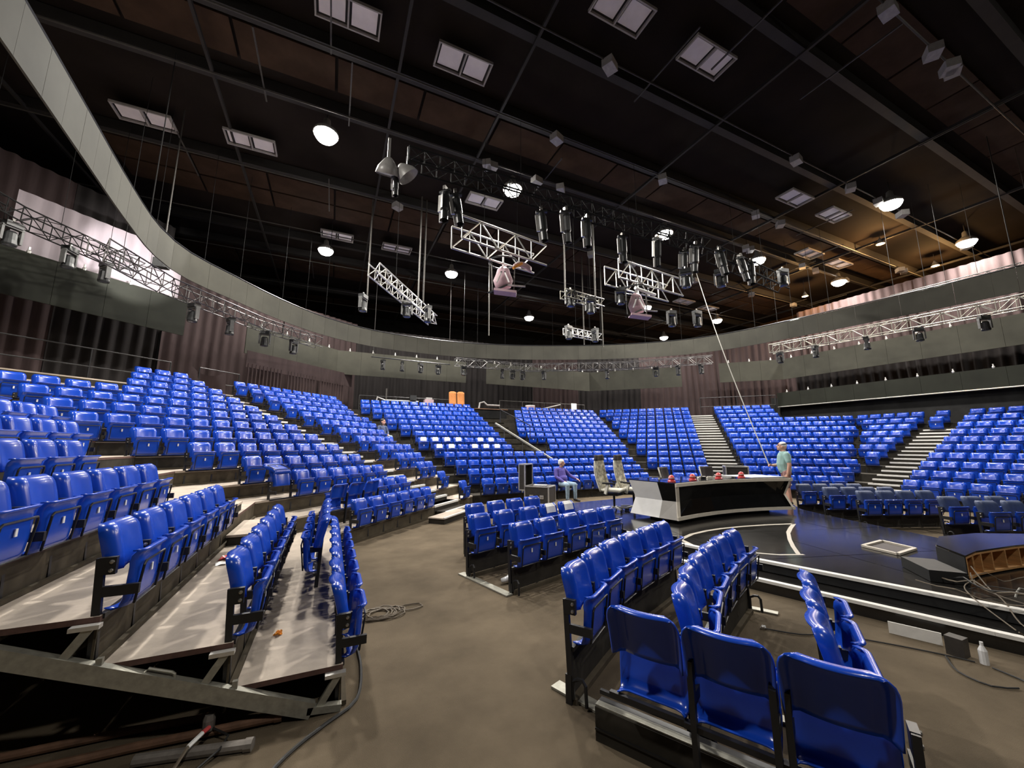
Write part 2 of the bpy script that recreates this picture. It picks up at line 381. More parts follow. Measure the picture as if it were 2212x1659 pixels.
# ---------------------------------------------------------------- seat meshes
def back_fn(u, v, top=.83, bot=.53, W=.222):
    # v 0..1 bottom to top; u 0..1
    x = (u*2-1); z = bot+(top-bot)*min(v/.92, 1)
    t = max(0, (z-(top-.10))/.10)
    w_ = W*(1-.24*(1-math.sqrt(max(0, 1-t*t*.98)))) - .012*(1-v)
    y = -.012+.068*((z-bot)/(top-bot))**1.3
    y -= .045*min(abs(x), .72)**2
    e = max(0, (abs(x)-.70)/.30); tt = max(0, (v-.76)/.24); r_ = min(1.0, math.hypot(e, tt))
    y += .080*r_*r_; z -= .012*max(0, (v-.92)/.08)
    return (x*w_, y, z)
def pan_fn(u, v):
    x = u*2-1
    prof = [(.300, -.025), (.287, -.062), (.300, -.098), (.345, -.114), (.43, -.124), (.545, -.130), (.575, -.127), (.610, -.133), (.632, -.152), (.642, -.162), (.650, -.154), (.648, -.128)]
    q = v*(len(prof)-1); i = min(int(q), len(prof)-2); f = q-i
    z = prof[i][0]*(1-f)+prof[i+1][0]*f; y = prof[i][1]*(1-f)+prof[i+1][1]*f
    e = max(0, (abs(x)-.74)/.26); y += .045*e*e
    wv = .210-.016*max(0, 1-v/.35)-.014*max(0, (v-.85)/.15)
    return (x*wv, y, z)
def seat_parts(nu, nv, tube=True):
    bk = MB(); bk.grid(lambda u, v: back_fn(u, v), nu, nv, .010); bk.sm = [True]*len(bk.f)
    pn = MB(); pn.grid(pan_fn, nu, 11, .010); pn.sm = [True]*len(pn.f)
    return bk, pn
def frame_mb(n=6, low=0.0):
    fr = MB()
    loop = [(-.168, -.118, .312), (-.172, -.146, .545), (-.158, -.150, .566), (.158, -.150, .566), (.172, -.146, .545), (.168, -.118, .312)]
    fr.tube(loop, .008, n, closed=True)
    return fr
def post_mb(low=0.0, xs=-.2475):
    p = MB()
    p.bar((xs, .018, low), (xs, .048, .625), .030, .042, up=(0, 1, 0))
    p.box((xs, .010, .575), (.034, .085, .105))
    p.box((xs, -.060, .420), (.028, .200, .062))
    return p
def bolts_mb(xs=-.2475):
    p = MB()
    for z in (.548, .600):
        for s in (-1, 1): p.lathe([(.013, 0), (.011, .010), (0, .014)], (xs+s*.017, -.012, z), 8, M=Matrix.Rotation(s*math.pi/2, 3, 'Y'))
    return p
def rail_mb():
    p = MB(); p.box((0, .005, .275), (.495, .03, .03)); return p
def plate_mb():
    p = MB(); p.box((0, -.136, .492), (.022, .006, .050)); return p
bk, pn = seat_parts(14, 12)
HI = {'backrest': bk.mesh('backrest', M['blue']), 'seat_pan': pn.mesh('seat_pan', M['blue']), 'tube_frame': frame_mb().mesh('tube_frame', M['black']),
      'post': post_mb().mesh('post', M['black']), 'rail': rail_mb().mesh('rail', M['black']), 'number_plate': plate_mb().mesh('number_plate', M['white_plate'])}
post_r = post_mb(xs=.2475).mesh('post', M['black'])
def bolt_one():
    p = MB(); p.lathe([(.013, 0), (.011, .010), (0, .014)], (0, 0, 0), 8, M=Matrix.Rotation(-math.pi/2, 3, 'Y')); return p
boltL = bolt_one().mesh('bolt', M['bolt'])
bkn = bk.mesh('backrest', M['navy'])
def combine(nu, nv, simple, navy=False):
    c = MB(); b1 = MB(); b1.grid(lambda u, v: back_fn(u, v), nu, nv, .010)
    c.smooth = True; c.mi = 0; c.add(b1.v, b1.f)
    p1 = MB(); p1.grid(pan_fn, nu, 11 if not simple else 6, .010 if not simple else 0); c.add(p1.v, p1.f)
    c.smooth = False; c.mi = 1
    f1 = frame_mb(4); 
    if not simple: c.add(f1.v, f1.f)
    else: c.box((0, -.150, .566), (.34, .016, .016))
    q = post_mb(); c.add(q.v, q.f)
    q = rail_mb(); c.add(q.v, q.f)
    c.mi = 2; q = plate_mb(); c.add(q.v, q.f)
    return c
MID = combine(8, 7, False).mesh('tip_up_seat', [M['blue'], M['black'], M['white_plate']])
LO = combine(6, 5, True)

seats = []   # dict(pos, z, n, sec, row, idx, cnt, flip, navy)
def add_row(sec, k, pts, n, z, navy=False, rev=()):
    for i, p in enumerate(pts):
        nn = n if not callable(n) else n(i)
        seats.append(dict(p=p, z=z, n=nn, sec=sec, row=k, idx=i, cnt=len(pts), navy=navy, rev=(i in rev)))
def seg_row(sec, seg, k, t0, t1, pitch=.495, rev=(), anchor='mid'):
    u, n, _ = SEG[seg]; L = t1-t0; c = int(L/pitch+.05)
    if c < 1: return
    s0 = t0+(L-c*pitch)/2
    if anchor == 'lo': s0 = t0
    if anchor == 'hi': s0 = t1-c*pitch
    add_row(sec, k, [P(seg, k, s0+(i+.5)*pitch) for i in range(c)], n, k*R_, rev=rev)
for k in range(0, 13):
    AB = corner('A', 'B', k); BC = corner('B', 'C', k); CD = corner('C', 'D', k); DE = corner('D', 'E', k)
    s1e = {0: 6.92, 1: 6.45, 2: 6.45, 3: 6.42, 4: 6.42, 5: 8.3, 6: 8.9}.get(k, AB[0]-1.3)
    if k < 11: seg_row('S1', 'A', k, 3.46, s1e, anchor='lo')
    l = max(AB[1]+(.15 if k < 5 else -.45), {10: 5.65, 11: 6.05, 12: 6.45}.get(k, -9))
    seg_row('S2', 'B', k, l, 9.38-.105*k, anchor='hi', rev=(0, 1, 2) if k == 1 else ())
    seg_row('S2b', 'B', k, 11.0-.122*k, BC[0]-.30-.045*k, anchor='lo')
    if k < 4: seg_row('S3', 'C', k, BC[1]+.30, CD[0]-.12)
    else:
        seg_row('S3', 'C', k, BC[1]+.30-.02*k, 7.12, anchor='hi')
        seg_row('S4', 'C', k, 8.95 if k < 6 else (8.3 if k < 9 else 8.3+.4*(k-8)), CD[0]+.05, anchor='hi')
    seg_row('S5', 'D', k, CD[1]+.30, 2.03, anchor='hi')
    seg_row('S6', 'D', k, 3.36, 6.6 if k > 9 else DE[0]+.20, anchor='lo')
    if 1 <= k <= 9: seg_row('S7', 'E', k, DE[1]+.12, -7.72, anchor='hi')
    if k <= 9: seg_row('S8', 'E', k, -6.45, -2.4, anchor='lo')
    if k in (8, 9): seg_row('S7b', 'E', k, -7.45, -6.9)
# floor blocks
def nrm(a, b):
    d = Vector((b[0]-a[0], b[1]-a[1])); d.normalize(); return (d.y, -d.x)
def block_row(sec, k, tops, z, navy=False, n=None, flip=False):
    pts = []; ns = []
    for i, p in enumerate(tops):
        a = tops[max(i-1, 0)]; c = tops[min(i+1, len(tops)-1)]
        q = n or nrm(a, c); ns.append(q); pts.append((p[0]+q[0]*.07, p[1]+q[1]*.07))
    add_row(sec, k, pts, lambda i: ns[i], z, navy)
MIDZ, NEARZ = .035, .10
mid_rows = [[(2.46, 5.02), (2.92, 5.17), (3.44, 5.34), (3.90, 5.47), (4.36, 5.60)], [(2.16, 5.88), (2.64, 6.04), (3.18, 6.20), (3.67, 6.36), (4.14, 6.50)], [(2.46, 6.93), (2.94, 7.09), (3.41, 7.25), (3.87, 7.38)]]
for k, r in enumerate(mid_rows): block_row('MID', k, r, MIDZ)
near_rows = [[(1.93, 2.92), (2.31, 3.18), (2.70, 3.41), (3.12, 3.60), (3.53, 3.77), (3.93, 3.93)], [(2.29, 2.13), (2.66, 2.40), (3.05, 2.64), (3.45, 2.85), (3.86, 3.04), (4.28, 3.20)], [(2.60, 1.44), (2.97, 1.67), (3.35, 1.90)]]
for k, r in enumerate(near_rows): block_row('NEAR', k, r, NEARZ)
block_row('FRONT', 0, [(1.75, 1.94), (1.945, 1.545), (2.14, 1.15)], NEARZ, n=(.88, .475))
dark_rows = [[(11.96+.45*i, 6.62-.185*i) for i in range(4)], [(11.65+.45*i, 5.82-.185*i) for i in range(4)], [(11.43+.45*i, 5.02-.185*i) for i in range(4)], [(11.75+.48*i, 3.76-.20*i) for i in range(3)], [(11.50+.48*i, 3.16-.20*i) for i in range(3)]]
for k, r in enumerate(dark_rows): block_row('DARK', k, r, .03, navy=True, n=(-.37, -.93))
# reversed seats standing on the first platform of the near left tier
add_row('REV', 0, [(-.07, 5.05+.5*i) for i in range(4)], (-1, 0), R_)

# choose the 300 that show largest
def inframe(s):
    x, y, d = project((s['p'][0], s['p'][1], s['z']+.55))
    s['d'] = d; return d > .3 and -40 < x < 2252 and -40 < y < 1700
vis = [s for s in seats if inframe(s)]
vis.sort(key=lambda s: s['d'])
print('SEATS total', len(seats), 'visible', len(vis))
ORD = ['first', 'second', 'third', 'fourth', 'fifth', 'sixth', 'seventh', 'eighth', 'ninth', 'tenth', 'eleventh', 'twelfth', 'thirteenth', 'fourteenth', 'fifteenth', 'sixteenth', 'seventeenth', 'eighteenth', 'nineteenth', 'twentieth', 'twenty-first', 'twenty-second']
SECN = {'S1': ('near left tier', 'from the near end'), 'S2': ('left diagonal tier', 'from the left'), 'S2b': ('tier beyond the left stairs', 'from the stairs'), 'S3': ('far centre tier', 'from the left'),
        'S4': ('far tier right of the railing', 'from the left'), 'S5': ('tier left of the striped stairs', 'from the left'), 'S6': ('tier right of the striped stairs', 'from the stairs'), 'S7': ('small tier at the right corner', 'from the left'),
        'S8': ('far right tier', 'from the stairs'), 'S7b': ('right corner stair head', 'from the left'), 'MID': ('centre floor block', 'from the left'), 'NEAR': ('near floor block', 'from the near end'),
        'FRONT': ('foreground trio', 'from the left'), 'DARK': ('dark floor block by the stage', 'from the left'), 'REV': ('reversed row on the left platform', 'from the near end')}
def seat_label(s):
    nm, end = SECN[s['sec']]; c = 'navy backed' if s['navy'] else 'blue'
    if s['sec'] == 'FRONT': return f"big blue tip-up seat seen from behind, {ORD[s['idx']]} {end} of foreground trio"
    if s['sec'] == 'REV': return f"blue seat turned backwards on the left platform, {ORD[s['idx']]} {end}"
    if s['rev']: return f"blue seat turned backwards in the left diagonal tier, {ORD[s['idx']]} {end}"
    return f"{c} tip-up seat, {ORD[s['idx']]} {end}, {ORD[s['row']]} row, {nm}"
NPART = 96
seat_objs = {}
for i, s in enumerate(vis[:300]):
    rz = seat_rz(s['n'])+(math.pi if s['rev'] else 0); pos = (s['p'][0], s['p'][1], s['z'])
    if s['rev']: pos = (pos[0]+s['n'][0]*.14, pos[1]+s['n'][1]*.14, pos[2])
    near = i < NPART or s['navy']
    if near:
        t = thing('tip_up_seat', seat_label(s), 'seat', pos, rz, 'blue tip-up audience seats')
        for nme, me in HI.items():
            if nme == 'number_plate' and s['sec'] in ('NEAR', 'FRONT'): continue
            if nme == 'backrest' and s['navy']: me = bkn
            c = link(nme, me, hold if nme in ('tube_frame', 'number_plate') else t)
            if nme == 'seat_pan': hold = c
            if nme == 'post': pst = c
        if s['idx'] == s['cnt']-1:
            link('post', post_r, t)
        for zz in (.548, .600): link('bolt', boltL, pst, (-.2475-.017, -.012, zz))
        if s['z'] in (MIDZ, NEARZ, .07):
            pass
    else:
        t = link('tip_up_seat', MID, None, pos, rz); tag(t, seat_label(s), 'seat', 'blue tip-up audience seats')
    seat_objs[id(s)] = t
# the rest: one stuff object
rest = [s for s in vis[300:]]
lv = np.array(LO.v); allv = []; allf = []; allm = []; alls = []; off = 0
for s in rest:
    a = seat_rz(s['n']); ca, sa = math.cos(a), math.sin(a)
    q = lv.copy(); q[:, 0] = lv[:, 0]*ca-lv[:, 1]*sa+s['p'][0]; q[:, 1] = lv[:, 0]*sa+lv[:, 1]*ca+s['p'][1]; q[:, 2] += s['z']
    allv.append(q); allf += [tuple(i+off for i in f) for f in LO.f]; allm += LO.m; alls += LO.sm; off += len(lv)
me = bpy.data.meshes.new('distant_seats'); me.from_pydata(np.concatenate(allv).tolist(), [], allf)
for m in ('blue', 'black', 'white_plate'): me.materials.append(M[m])
me.polygons.foreach_set('material_index', allm); me.polygons.foreach_set('use_smooth', alls); me.update()
tag(link('distant_seats', me), 'hundreds more blue tip-up seats filling the far tiers', 'seats', kind='stuff')

# a seat whose pan is folded down (left diagonal tier, third row)
# ---------------------------------------------------------------- white sheets on seat backs
def sheet_on(px, py, k, secs, label):
    best = None
    for s in vis:
        if s['sec'] not in secs or s['row'] != k: continue
        x, y, d = project((s['p'][0], s['p'][1], s['z']+.78))
        if best is None or abs(x-px) < best[0]: best = (abs(x-px), s)
    s = best[1]
    if s.get('sheet'): return
    s['sheet'] = True
    m = MB(); m.grid(lambda u, v: (lambda q: (q[0], q[1]-.012, q[2]))(back_fn(.22+.56*u, .45+.47*v)), 3, 3, .002)
    o = link('paper_sheet', m.mesh('paper_sheet', M['paper']), None, (s['p'][0], s['p'][1], s['z']), seat_rz(s['n'])+random.uniform(-.02, .02))
    tag(o, label, 'paper', 'white paper sheets taped on seat backs')
for i, px in enumerate((895, 922, 950, 976, 1002, 1028, 1053)): sheet_on(px, 948, 5, ('S3',), f'white paper sheet on upper far row, {ORD[i]} from the left')
for i, px in enumerate((932, 959, 987, 1015, 1040, 1068)): sheet_on(px, 964, 4, ('S3',), f'white paper sheet on lower far row, {ORD[i]} from the left')
sheet_on(1186, 1092, 1, ('MID',), 'white paper sheet on a centre block seat, left of two')
sheet_on(1224, 1088, 1, ('MID',), 'white paper sheet on a centre block seat, right of two')

# ---------------------------------------------------------------- frames of the floor blocks
def floor_frame(rows, z, label, plates=True, h=None):
    a0 = rows[0][0]; t = thing('seat_block_frame', label, 'seat frame', (a0[0], a0[1], 0))
    for r in rows:
        n = nrm(r[0], r[-1]); d = Vector((r[-1][0]-r[0][0], r[-1][1]-r[0][1], 0)); d.normalize()
        A = Vector((r[0][0], r[0][1], 0))-d*.24+Vector((n[0], n[1], 0))*.07; B = Vector((r[-1][0], r[-1][1], 0))+d*.24+Vector((n[0], n[1], 0))*.07
        pts = [A]+[Vector((p[0]+n[0]*.07, p[1]+n[1]*.07, 0)) for p in r[1:-1]]+[B]
        hz = z+.25
        k = MB()
        for p, q in zip(pts[:-1], pts[1:]): k.bar(p+V(0, 0, .03+hz/2), q+V(0, 0, .03+hz/2), hz-.03, .02, up=(n[0], n[1], 0))
        k.build('kick_panel', M['kick'], t)
        f = MB(); off = Vector((n[0], n[1], 0))*.03
        for p, q in zip(pts[:-1], pts[1:]): f.bar(p+off+V(0, 0, .02), q+off+V(0, 0, .02), .05, .04)
        f.build('floor_rail', M['brown_kick'], t)
        for e, s in ((A, -1), (B, 1)):
            h_ = MB(); o = e+Vector((n[0], n[1], 0))*.03
            h_.tube([o+V(0, 0, .04), o+V(0, 0, .16), o+V(0, 0, .185)+Vector((n[0], n[1], 0))*.04, o+V(0, 0, .19)+Vector((n[0], n[1], 0))*.08, o+V(0, 0, .16)+Vector((n[0], n[1], 0))*.105, o+V(0, 0, .02)+Vector((n[0], n[1], 0))*.11], .014, 6)
            h_.build('hoop', M['black'], t)
            lp = MB(); lp.box(e+V(0, 0, (z+.1)/2), (.035, .05, z+.1), rz=math.atan2(d.y, d.x)); lp.build('end_leg', M['black'], t)
    return t
tm = floor_frame(mid_rows, MIDZ, 'black seat frame with kick panels under the centre floor block')
tn = floor_frame(near_rows, NEARZ, 'black seat frame with kick panels under the near floor block')
floor_frame(dark_rows, .03, 'black seat frame under the navy backed seats by the stage')
def plate(a, b_, wd, parent):
    m = MB(); m.bar((a[0], a[1], .012), (b_[0], b_[1], .012), wd, .016); m.build('end_plate', M['galv'], parent)
plate((1.90, 5.93), (2.20, 4.83), .11, tm)
plate((1.76, 2.98), (1.95, 2.45), .11, tn); plate((4.25, 3.95), (4.75, 3.05), .09, tn); plate((2.85, 2.2), (3.3, 1.45), .08, tn)
# platform nose in the foreground under the trio
t = thing('low_platform', 'low black platform with metal edge strip under the foreground trio', 'platform', (1.9, 1.5, 0))
fn = Vector((.88, .475, 0)); fd = Vector((.475, -.88, 0)); o0 = Vector((1.75, 1.94, 0))-fd*.30+fn*.0
m = MB(); A = o0+fn*.17-fd*.10; B = A+fd*2.7; m.bar(A+V(0, 0, .10), B+V(0, 0, .10), .20, .03, up=fn); m.build('side_board', M['kick'], t)
m = MB(); m.bar(A+V(0, 0, .205)+fn*.02, B+V(0, 0, .205)+fn*.02, .05, .012); m.build('edge_strip', M['galv'], t)
m = MB(); m.bar(A+V(0, 0, .20)+fn*.07, B+V(0, 0, .20)+fn*.07, .05, .02); m.build('edge_lip', M['black'], t)
m = MB(); m.bar(A+V(0, 0, .075)-fn*.018, B+V(0, 0, .075)-fn*.018, .012, .012); m.build('seam_strip', M['black'], t)
m = MB(); m.bar(A+fn*.08+V(0, 0, .25), B+fn*.08+V(0, 0, .25), .025, .025); m.build('seat_rail', M['black'], t)

# ================================================================ STAIRS IN THE AISLES
def stairs(name_label, seg, t0, t1, k0, k1, skew=(0, 0), sub=2, nose=True):
    u, n, _ = SEG[seg]; mid = P(seg, k0, (t0+t1)/2)
    root = thing('aisle_stairs', name_label, 'stairs', (mid[0], mid[1], k0*R_))
    for k in range(k0, k1):
        for j in range(sub):
            kk = k-1+j/sub; z = k*R_+(j+1)*R_/sub
            kk = k+(j)/sub-.5
            a = t0+skew[0]*kk; b_ = t1+skew[1]*kk
            p = [P(seg, kk, a), P(seg, kk, b_), P(seg, kk+1/sub+.02, b_), P(seg, kk+1/sub+.02, a)]
            s = MB(); s.prism(p, z-R_/sub-.02 if z-R_/sub-.02 > 0 else 0.0, z); st_ = s.build('step', M['kick'], root)
            if nose:
                q = MB(); A = Vector((*p[0], z)); B = Vector((*p[1], z)); nv = Vector((n[0], n[1], 0))
                q.bar(A-nv*.025+V(0, 0, -.018), B-nv*.025+V(0, 0, -.018), .07, .055); q.build('nosing', M['nosing'], st_, tuple(root.location))
stairs('dark stairs with white nosings between the left diagonal tiers', 'B', 9.50, 10.85, 0, 12, skew=(-.105, -.125))
stairs('broad stairs of white striped steps behind the desk', 'D', 2.10, 3.28, 0, 13)
stairs('stairs of white striped steps beside the far right tier', 'E', -7.62, -6.52, 0, 9)
stairs('dark stairs between the far tiers beside the camera railing', 'C', 7.25, 8.15, 4, 12, skew=(0, .04), nose=False)
# loose step boxes at the left
def step_box(poly, z0, z1, label, nose=None):
    c = np.mean(np.array(poly), 0); t = thing('step_box', label, 'step', (c[0], c[1], z0))
    m = MB(); m.prism(poly, z1-.03, z1); m.build('top_board', M['ply'], t)
    pb = [tuple(c+(np.array(p)-c)*.97) for p in poly]
    m = MB(); m.prism(pb, z0, z1-.03); m.build('body', M['kick'], t)
    if nose:
        a, b_ = poly[nose[0]], poly[nose[1]]; m = MB(); m.bar((a[0], a[1], z1), (b_[0], b_[1], z1), .05, .03); m.build('nosing', M['nosing'], t)
step_box([(-1.20, 6.55), (-.56, 6.55), (-.56, 7.75), (-1.20, 7.75)], 2*R_, 2*R_+.14, 'grey step box on the second left platform')
step_box([(-1.86, 6.55), (-1.27, 6.55), (-1.27, 7.9), (-1.86, 7.9)], 3*R_, 3*R_+.14, 'grey step box on the third left platform')
step_box([(2.62, 9.62), (3.62, 10.62), (3.30, 10.94), (2.30, 9.94)], 0, .15, 'low grey step with white edge at the foot of the left stairs', (0, 1))
step_box([(.22, 5.55), (.40, 5.55), (.40, 6.75), (.22, 6.75)], .0, .21, 'narrow step with metal edge beside the front left row', (1, 2))

# ================================================================ STAGE
STZ = .30
front_u = [(5.05, 6.6), (5.22, 5.6), (5.36, 5.0), (5.60, 3.93), (5.87, 3.02), (6.22, 1.83), (6.62, .6), (7.05, -.6)]
back_u = [(10.2, -.6), (9.66, 1.6), (9.72, 3.1), (9.98, 3.8), (10.52, 5.25), (11.0, 6.2), (12.6, 7.6), (12.4, 8.9), (9.5, 9.9), (6.3, 9.6), (5.35, 8.4)]
stage = thing('stage', 'glossy black stage floor with two white edged steps', 'stage', (8, 4.5, 0))
poly = front_u+back_u
m = MB(); m.prism(poly, .16, STZ-.008); m.build('stage_body', M['stage_side'], stage)
# floor sheets: a grid of gloss panels cut by the stage outline
def clip(poly_, a, b_, c_):       # keep a*x+b*y<=c
    out = []
    for i in range(len(poly_)):
        p, q = poly_[i], poly_[(i+1) % len(poly_)]; dp = a*p[0]+b_*p[1]-c_; dq = a*q[0]+b_*q[1]-c_
        if dp <= 0: out.append(p)
        if (dp < 0 < dq) or (dq < 0 < dp):
            f = dp/(dp-dq); out.append((p[0]+(q[0]-p[0])*f, p[1]+(q[1]-p[1])*f))
    return out
th = math.radians(-16); ux, uy = math.cos(th), math.sin(th); vx, vy = -uy, ux
cell = 1.62
for i in range(-2, 9):
    for j in range(-2, 9):
        o = (3.0+0, 1.2); g = .006
        q = poly
        q = clip(q, -ux, -uy, -(o[0]*ux+o[1]*uy+i*cell+g)); 
        if len(q) > 2: q = clip(q, ux, uy, o[0]*ux+o[1]*uy+(i+1)*cell-g)
        if len(q) > 2: q = clip(q, -vx, -vy, -(o[0]*vx+o[1]*vy+j*cell+g))
        if len(q) > 2: q = clip(q, vx, vy, o[0]*vx+o[1]*vy+(j+1)*cell-g)
        if len(q) > 2:
            m = MB(); m.prism(q, STZ-.008, STZ+random.uniform(-.0005, .0005)); m.build('floor_panel', M['stage'], stage)
def offs(pl, d):
    out = []
    for i, p in enumerate(pl):
        a = pl[max(i-1, 0)]; c = pl[min(i+1, len(pl)-1)]; t_ = Vector((c[0]-a[0], c[1]-a[1])); t_.normalize()
        out.append((p[0]+t_.y*d, p[1]-t_.x*d))
    return out
low = offs(front_u, -.40); low = [(x, y) for x, y in low]
# ensure the outward side is toward -x
if low[2][0] > front_u[2][0]: low = offs(front_u, .40)
m = MB(); m.prism(front_u+low[::-1], 0, .15); m.build('lower_step', M['stage'], stage)
for i, (p, q) in enumerate(zip(front_u[:-1], front_u[1:])):
    m = MB(); m.bar((p[0]+.02, p[1], STZ-.012), (q[0]+.02, q[1], STZ-.012), .09, .035); m.build('nosing', M['nosing'], stage)
for i, (p, q) in enumerate(zip(low[:-1], low[1:])):
    m = MB(); m.bar((p[0]+.02, p[1], .142), (q[0]+.02, q[1], .142), .08, .035); m.build('nosing', M['nosing'], stage)
# pale inlay line let into the stage floor
def ribbon(pts, wd, z, name='inlay_strip', mt='inlay'):
    m = MB(); L = offs(pts, wd/2); R2 = offs(pts, -wd/2)
    m.prism(L+R2[::-1], z-.006, z+.0015); return m.build(name, M[mt], stage)
ribbon([(5.46, 4.82), (5.60, 5.16), (6.1, 5.36), (6.6, 5.45), (7.05, 5.47), (7.6, 5.43), (8.2, 5.33), (8.84, 5.16)], .075, STZ)
ribbon([(8.84, 5.16), (8.3, 4.92), (7.85, 4.70)], .07, STZ); ribbon([(7.85, 4.70), (7.3, 4.36), (6.85, 4.05), (6.45, 3.75)], .06, STZ)
ribbon([(5.9, 4.1), (6.15, 3.85), (6.5, 3.7)], .05, STZ)
# open hatch in the floor with pale frame
t = thing('floor_hatch', 'pale rectangular hatch frame lying on the glossy stage', 'hatch', (8.1, 3.35, STZ))
hp = [(7.83, 3.56), (8.52, 3.60), (8.36, 3.13), (7.71, 3.09)]
for a, c in zip(hp, hp[1:]+hp[:1]):
    m = MB(); m.bar((*a, STZ+.02), (*c, STZ+.02), .05, .03); m.build('frame_side', M['inlay'], t)
m = MB(); m.prism([tuple(np.array((8.1, 3.345))+(np.array(p)-np.array((8.1, 3.345)))*.9) for p in hp], STZ, STZ+.006); m.build('dark_opening', M['mesh'], t)
# raised black box with bare plywood ribs
t = thing('plywood_stage_unit', 'black topped stage unit with bare plywood ribs on its open side', 'stage unit', (7.6, 2.3, STZ))
TZ = .60
top = [(7.40, 2.55), (6.99, 2.17), (7.4, 2.20), (7.8, 2.16), (8.3, 2.10), (8.8, 2.0), (9.3, 1.85), (9.5, 2.3), (8.9, 2.62), (8.1, 2.75)]
m = MB(); m.prism(top, TZ-.02, TZ); m.build('top', M['stage'], t)
m = MB(); m.bar((7.40, 2.55, .44), (6.99, 2.17, .44), .28, .02, up=(1, -1, 0)); m.build('end_board', M['stage_side'], t)
m = MB(); m.bar((7.40, 2.55, .44), (8.1, 2.74, .44), .28, .02, up=(0, 1, 0)); m.build('back_board', M['stage_side'], t)
edge = [(6.99, 2.17), (7.4, 2.20), (7.8, 2.16), (8.3, 2.10), (8.8, 2.0), (9.3, 1.85)]
ins = [(x+.03, y+.20) for x, y in edge]; ins[0] = (7.215, 2.375)
m = MB()
for a, c in zip(ins[:-1], ins[1:]): m.bar((*a, .45), (*c, .45), .27, .012, up=(0, 1, 0))
m.build('back_panel', M['wood'], t)
for zz, nm in ((TZ-.03, 'top_rim'), (.33, 'bottom_rail')):
    m = MB()
    for a, c, a2, c2 in zip(edge[:-1], edge[1:], ins[:-1], ins[1:]): m.prism([a, c, c2, a2], zz-.012, zz+.012)
    m.build(nm, M['wood'], t)
for i in range(9):
    f = i/8*5; k = min(int(f), 4); g = f-k
    a = np.array(edge[k])*(1-g)+np.array(edge[k+1])*g; c = np.array(ins[k])*(1-g)+np.array(ins[k+1])*g
    m = MB(); m.bar((*a, .455), (*c, .455), .02, .25); m.build('rib', M['wood'], t)
m = MB(); m.box((6.93, 2.46, STZ+.07), (.62, .34, .13), rz=.75); m.build('step_block', M['stage_side'], t)
# fallen white nosing piece by the steps
t0_ = (5.40, 2.12, .06); m = MB(); m.bar((5.33, 2.30, .06), (5.46, 1.95, .06), .012, .11); tag(m.build('loose_nosing', M['nosing'], None, t0_), 'loose white nosing board leaning on the lower stage step', 'board')

# ================================================================ DESK
fb = [(6.56, 6.10), (7.3, 6.24), (8.0, 6.31), (8.65, 6.31), (9.4, 6.22), (10.0, 6.08), (10.32, 5.97)]
def arc_pts(dy): return [(x, y+dy) for x, y in fb]
desk = thing('judges_desk', 'long curved desk with white notched ends and glossy black front', 'desk', (8.4, 6.5, STZ))
ZB, ZM, ZT = STZ+.08, .735, 1.115; NI = .12    # notch inset
def desk_outline(inset):
    f = [(x, y+inset) for x, y in fb]; f[0] = (fb[0][0]+inset, fb[0][1]+inset*.9); f[-1] = (fb[-1][0]-inset, fb[-1][1]+inset)
    e = [(6.47+inset, 6.50), (6.36+inset, 7.26-inset*.5)]; bk_ = [(10.42-inset, 6.95-inset), (8.6, 7.28-inset)]
    return f, e, bk_
fo, eo, bo = desk_outline(0); fi, ei, bi = desk_outline(NI)
def quad(b_, a, c, d, e): b_.add([a, c, d, e], [(0, 1, 2, 3)])
def slab(q, n_off, name, mt, parent):   # thin panel from 4 corners, thickened inward
    n_ = (Vector(q[1])-Vector(q[0])).cross(Vector(q[3])-Vector(q[0])); n_.normalize()
    vs_ = [Vector(p) for p in q]+[Vector(p)-n_*n_off for p in q]
    m = MB(); m.add(vs_, [(0, 1, 2, 3), (7, 6, 5, 4), (0, 4, 5, 1), (1, 5, 6, 2), (2, 6, 7, 3), (3, 7, 4, 0)]); return m.build(name, M[mt], parent)
def z3(p, z): return (p[0], p[1], z)
# left end (white) and the corner facet (dark above, grey below)
slab([z3(eo[1], ZB), z3(eo[0], ZB), z3(ei[0], ZM), z3(ei[1], ZM)], .02, 'end_panel_lower', 'desk_white', desk)
slab([z3(ei[1], ZM), z3(ei[0], ZM), z3(eo[0], ZT), z3(eo[1], ZT)], .02, 'end_panel_upper', 'desk_white', desk)
slab([z3(eo[0], ZB), z3(fo[0], ZB), z3(fi[0], ZM), z3(ei[0], ZM)], .02, 'facet_lower', 'desk_grey', desk)
slab([z3(ei[0], ZM), z3(fi[0], ZM), z3(fo[0], ZT), z3(eo[0], ZT)], .02, 'facet_upper', 'desk_black', desk)
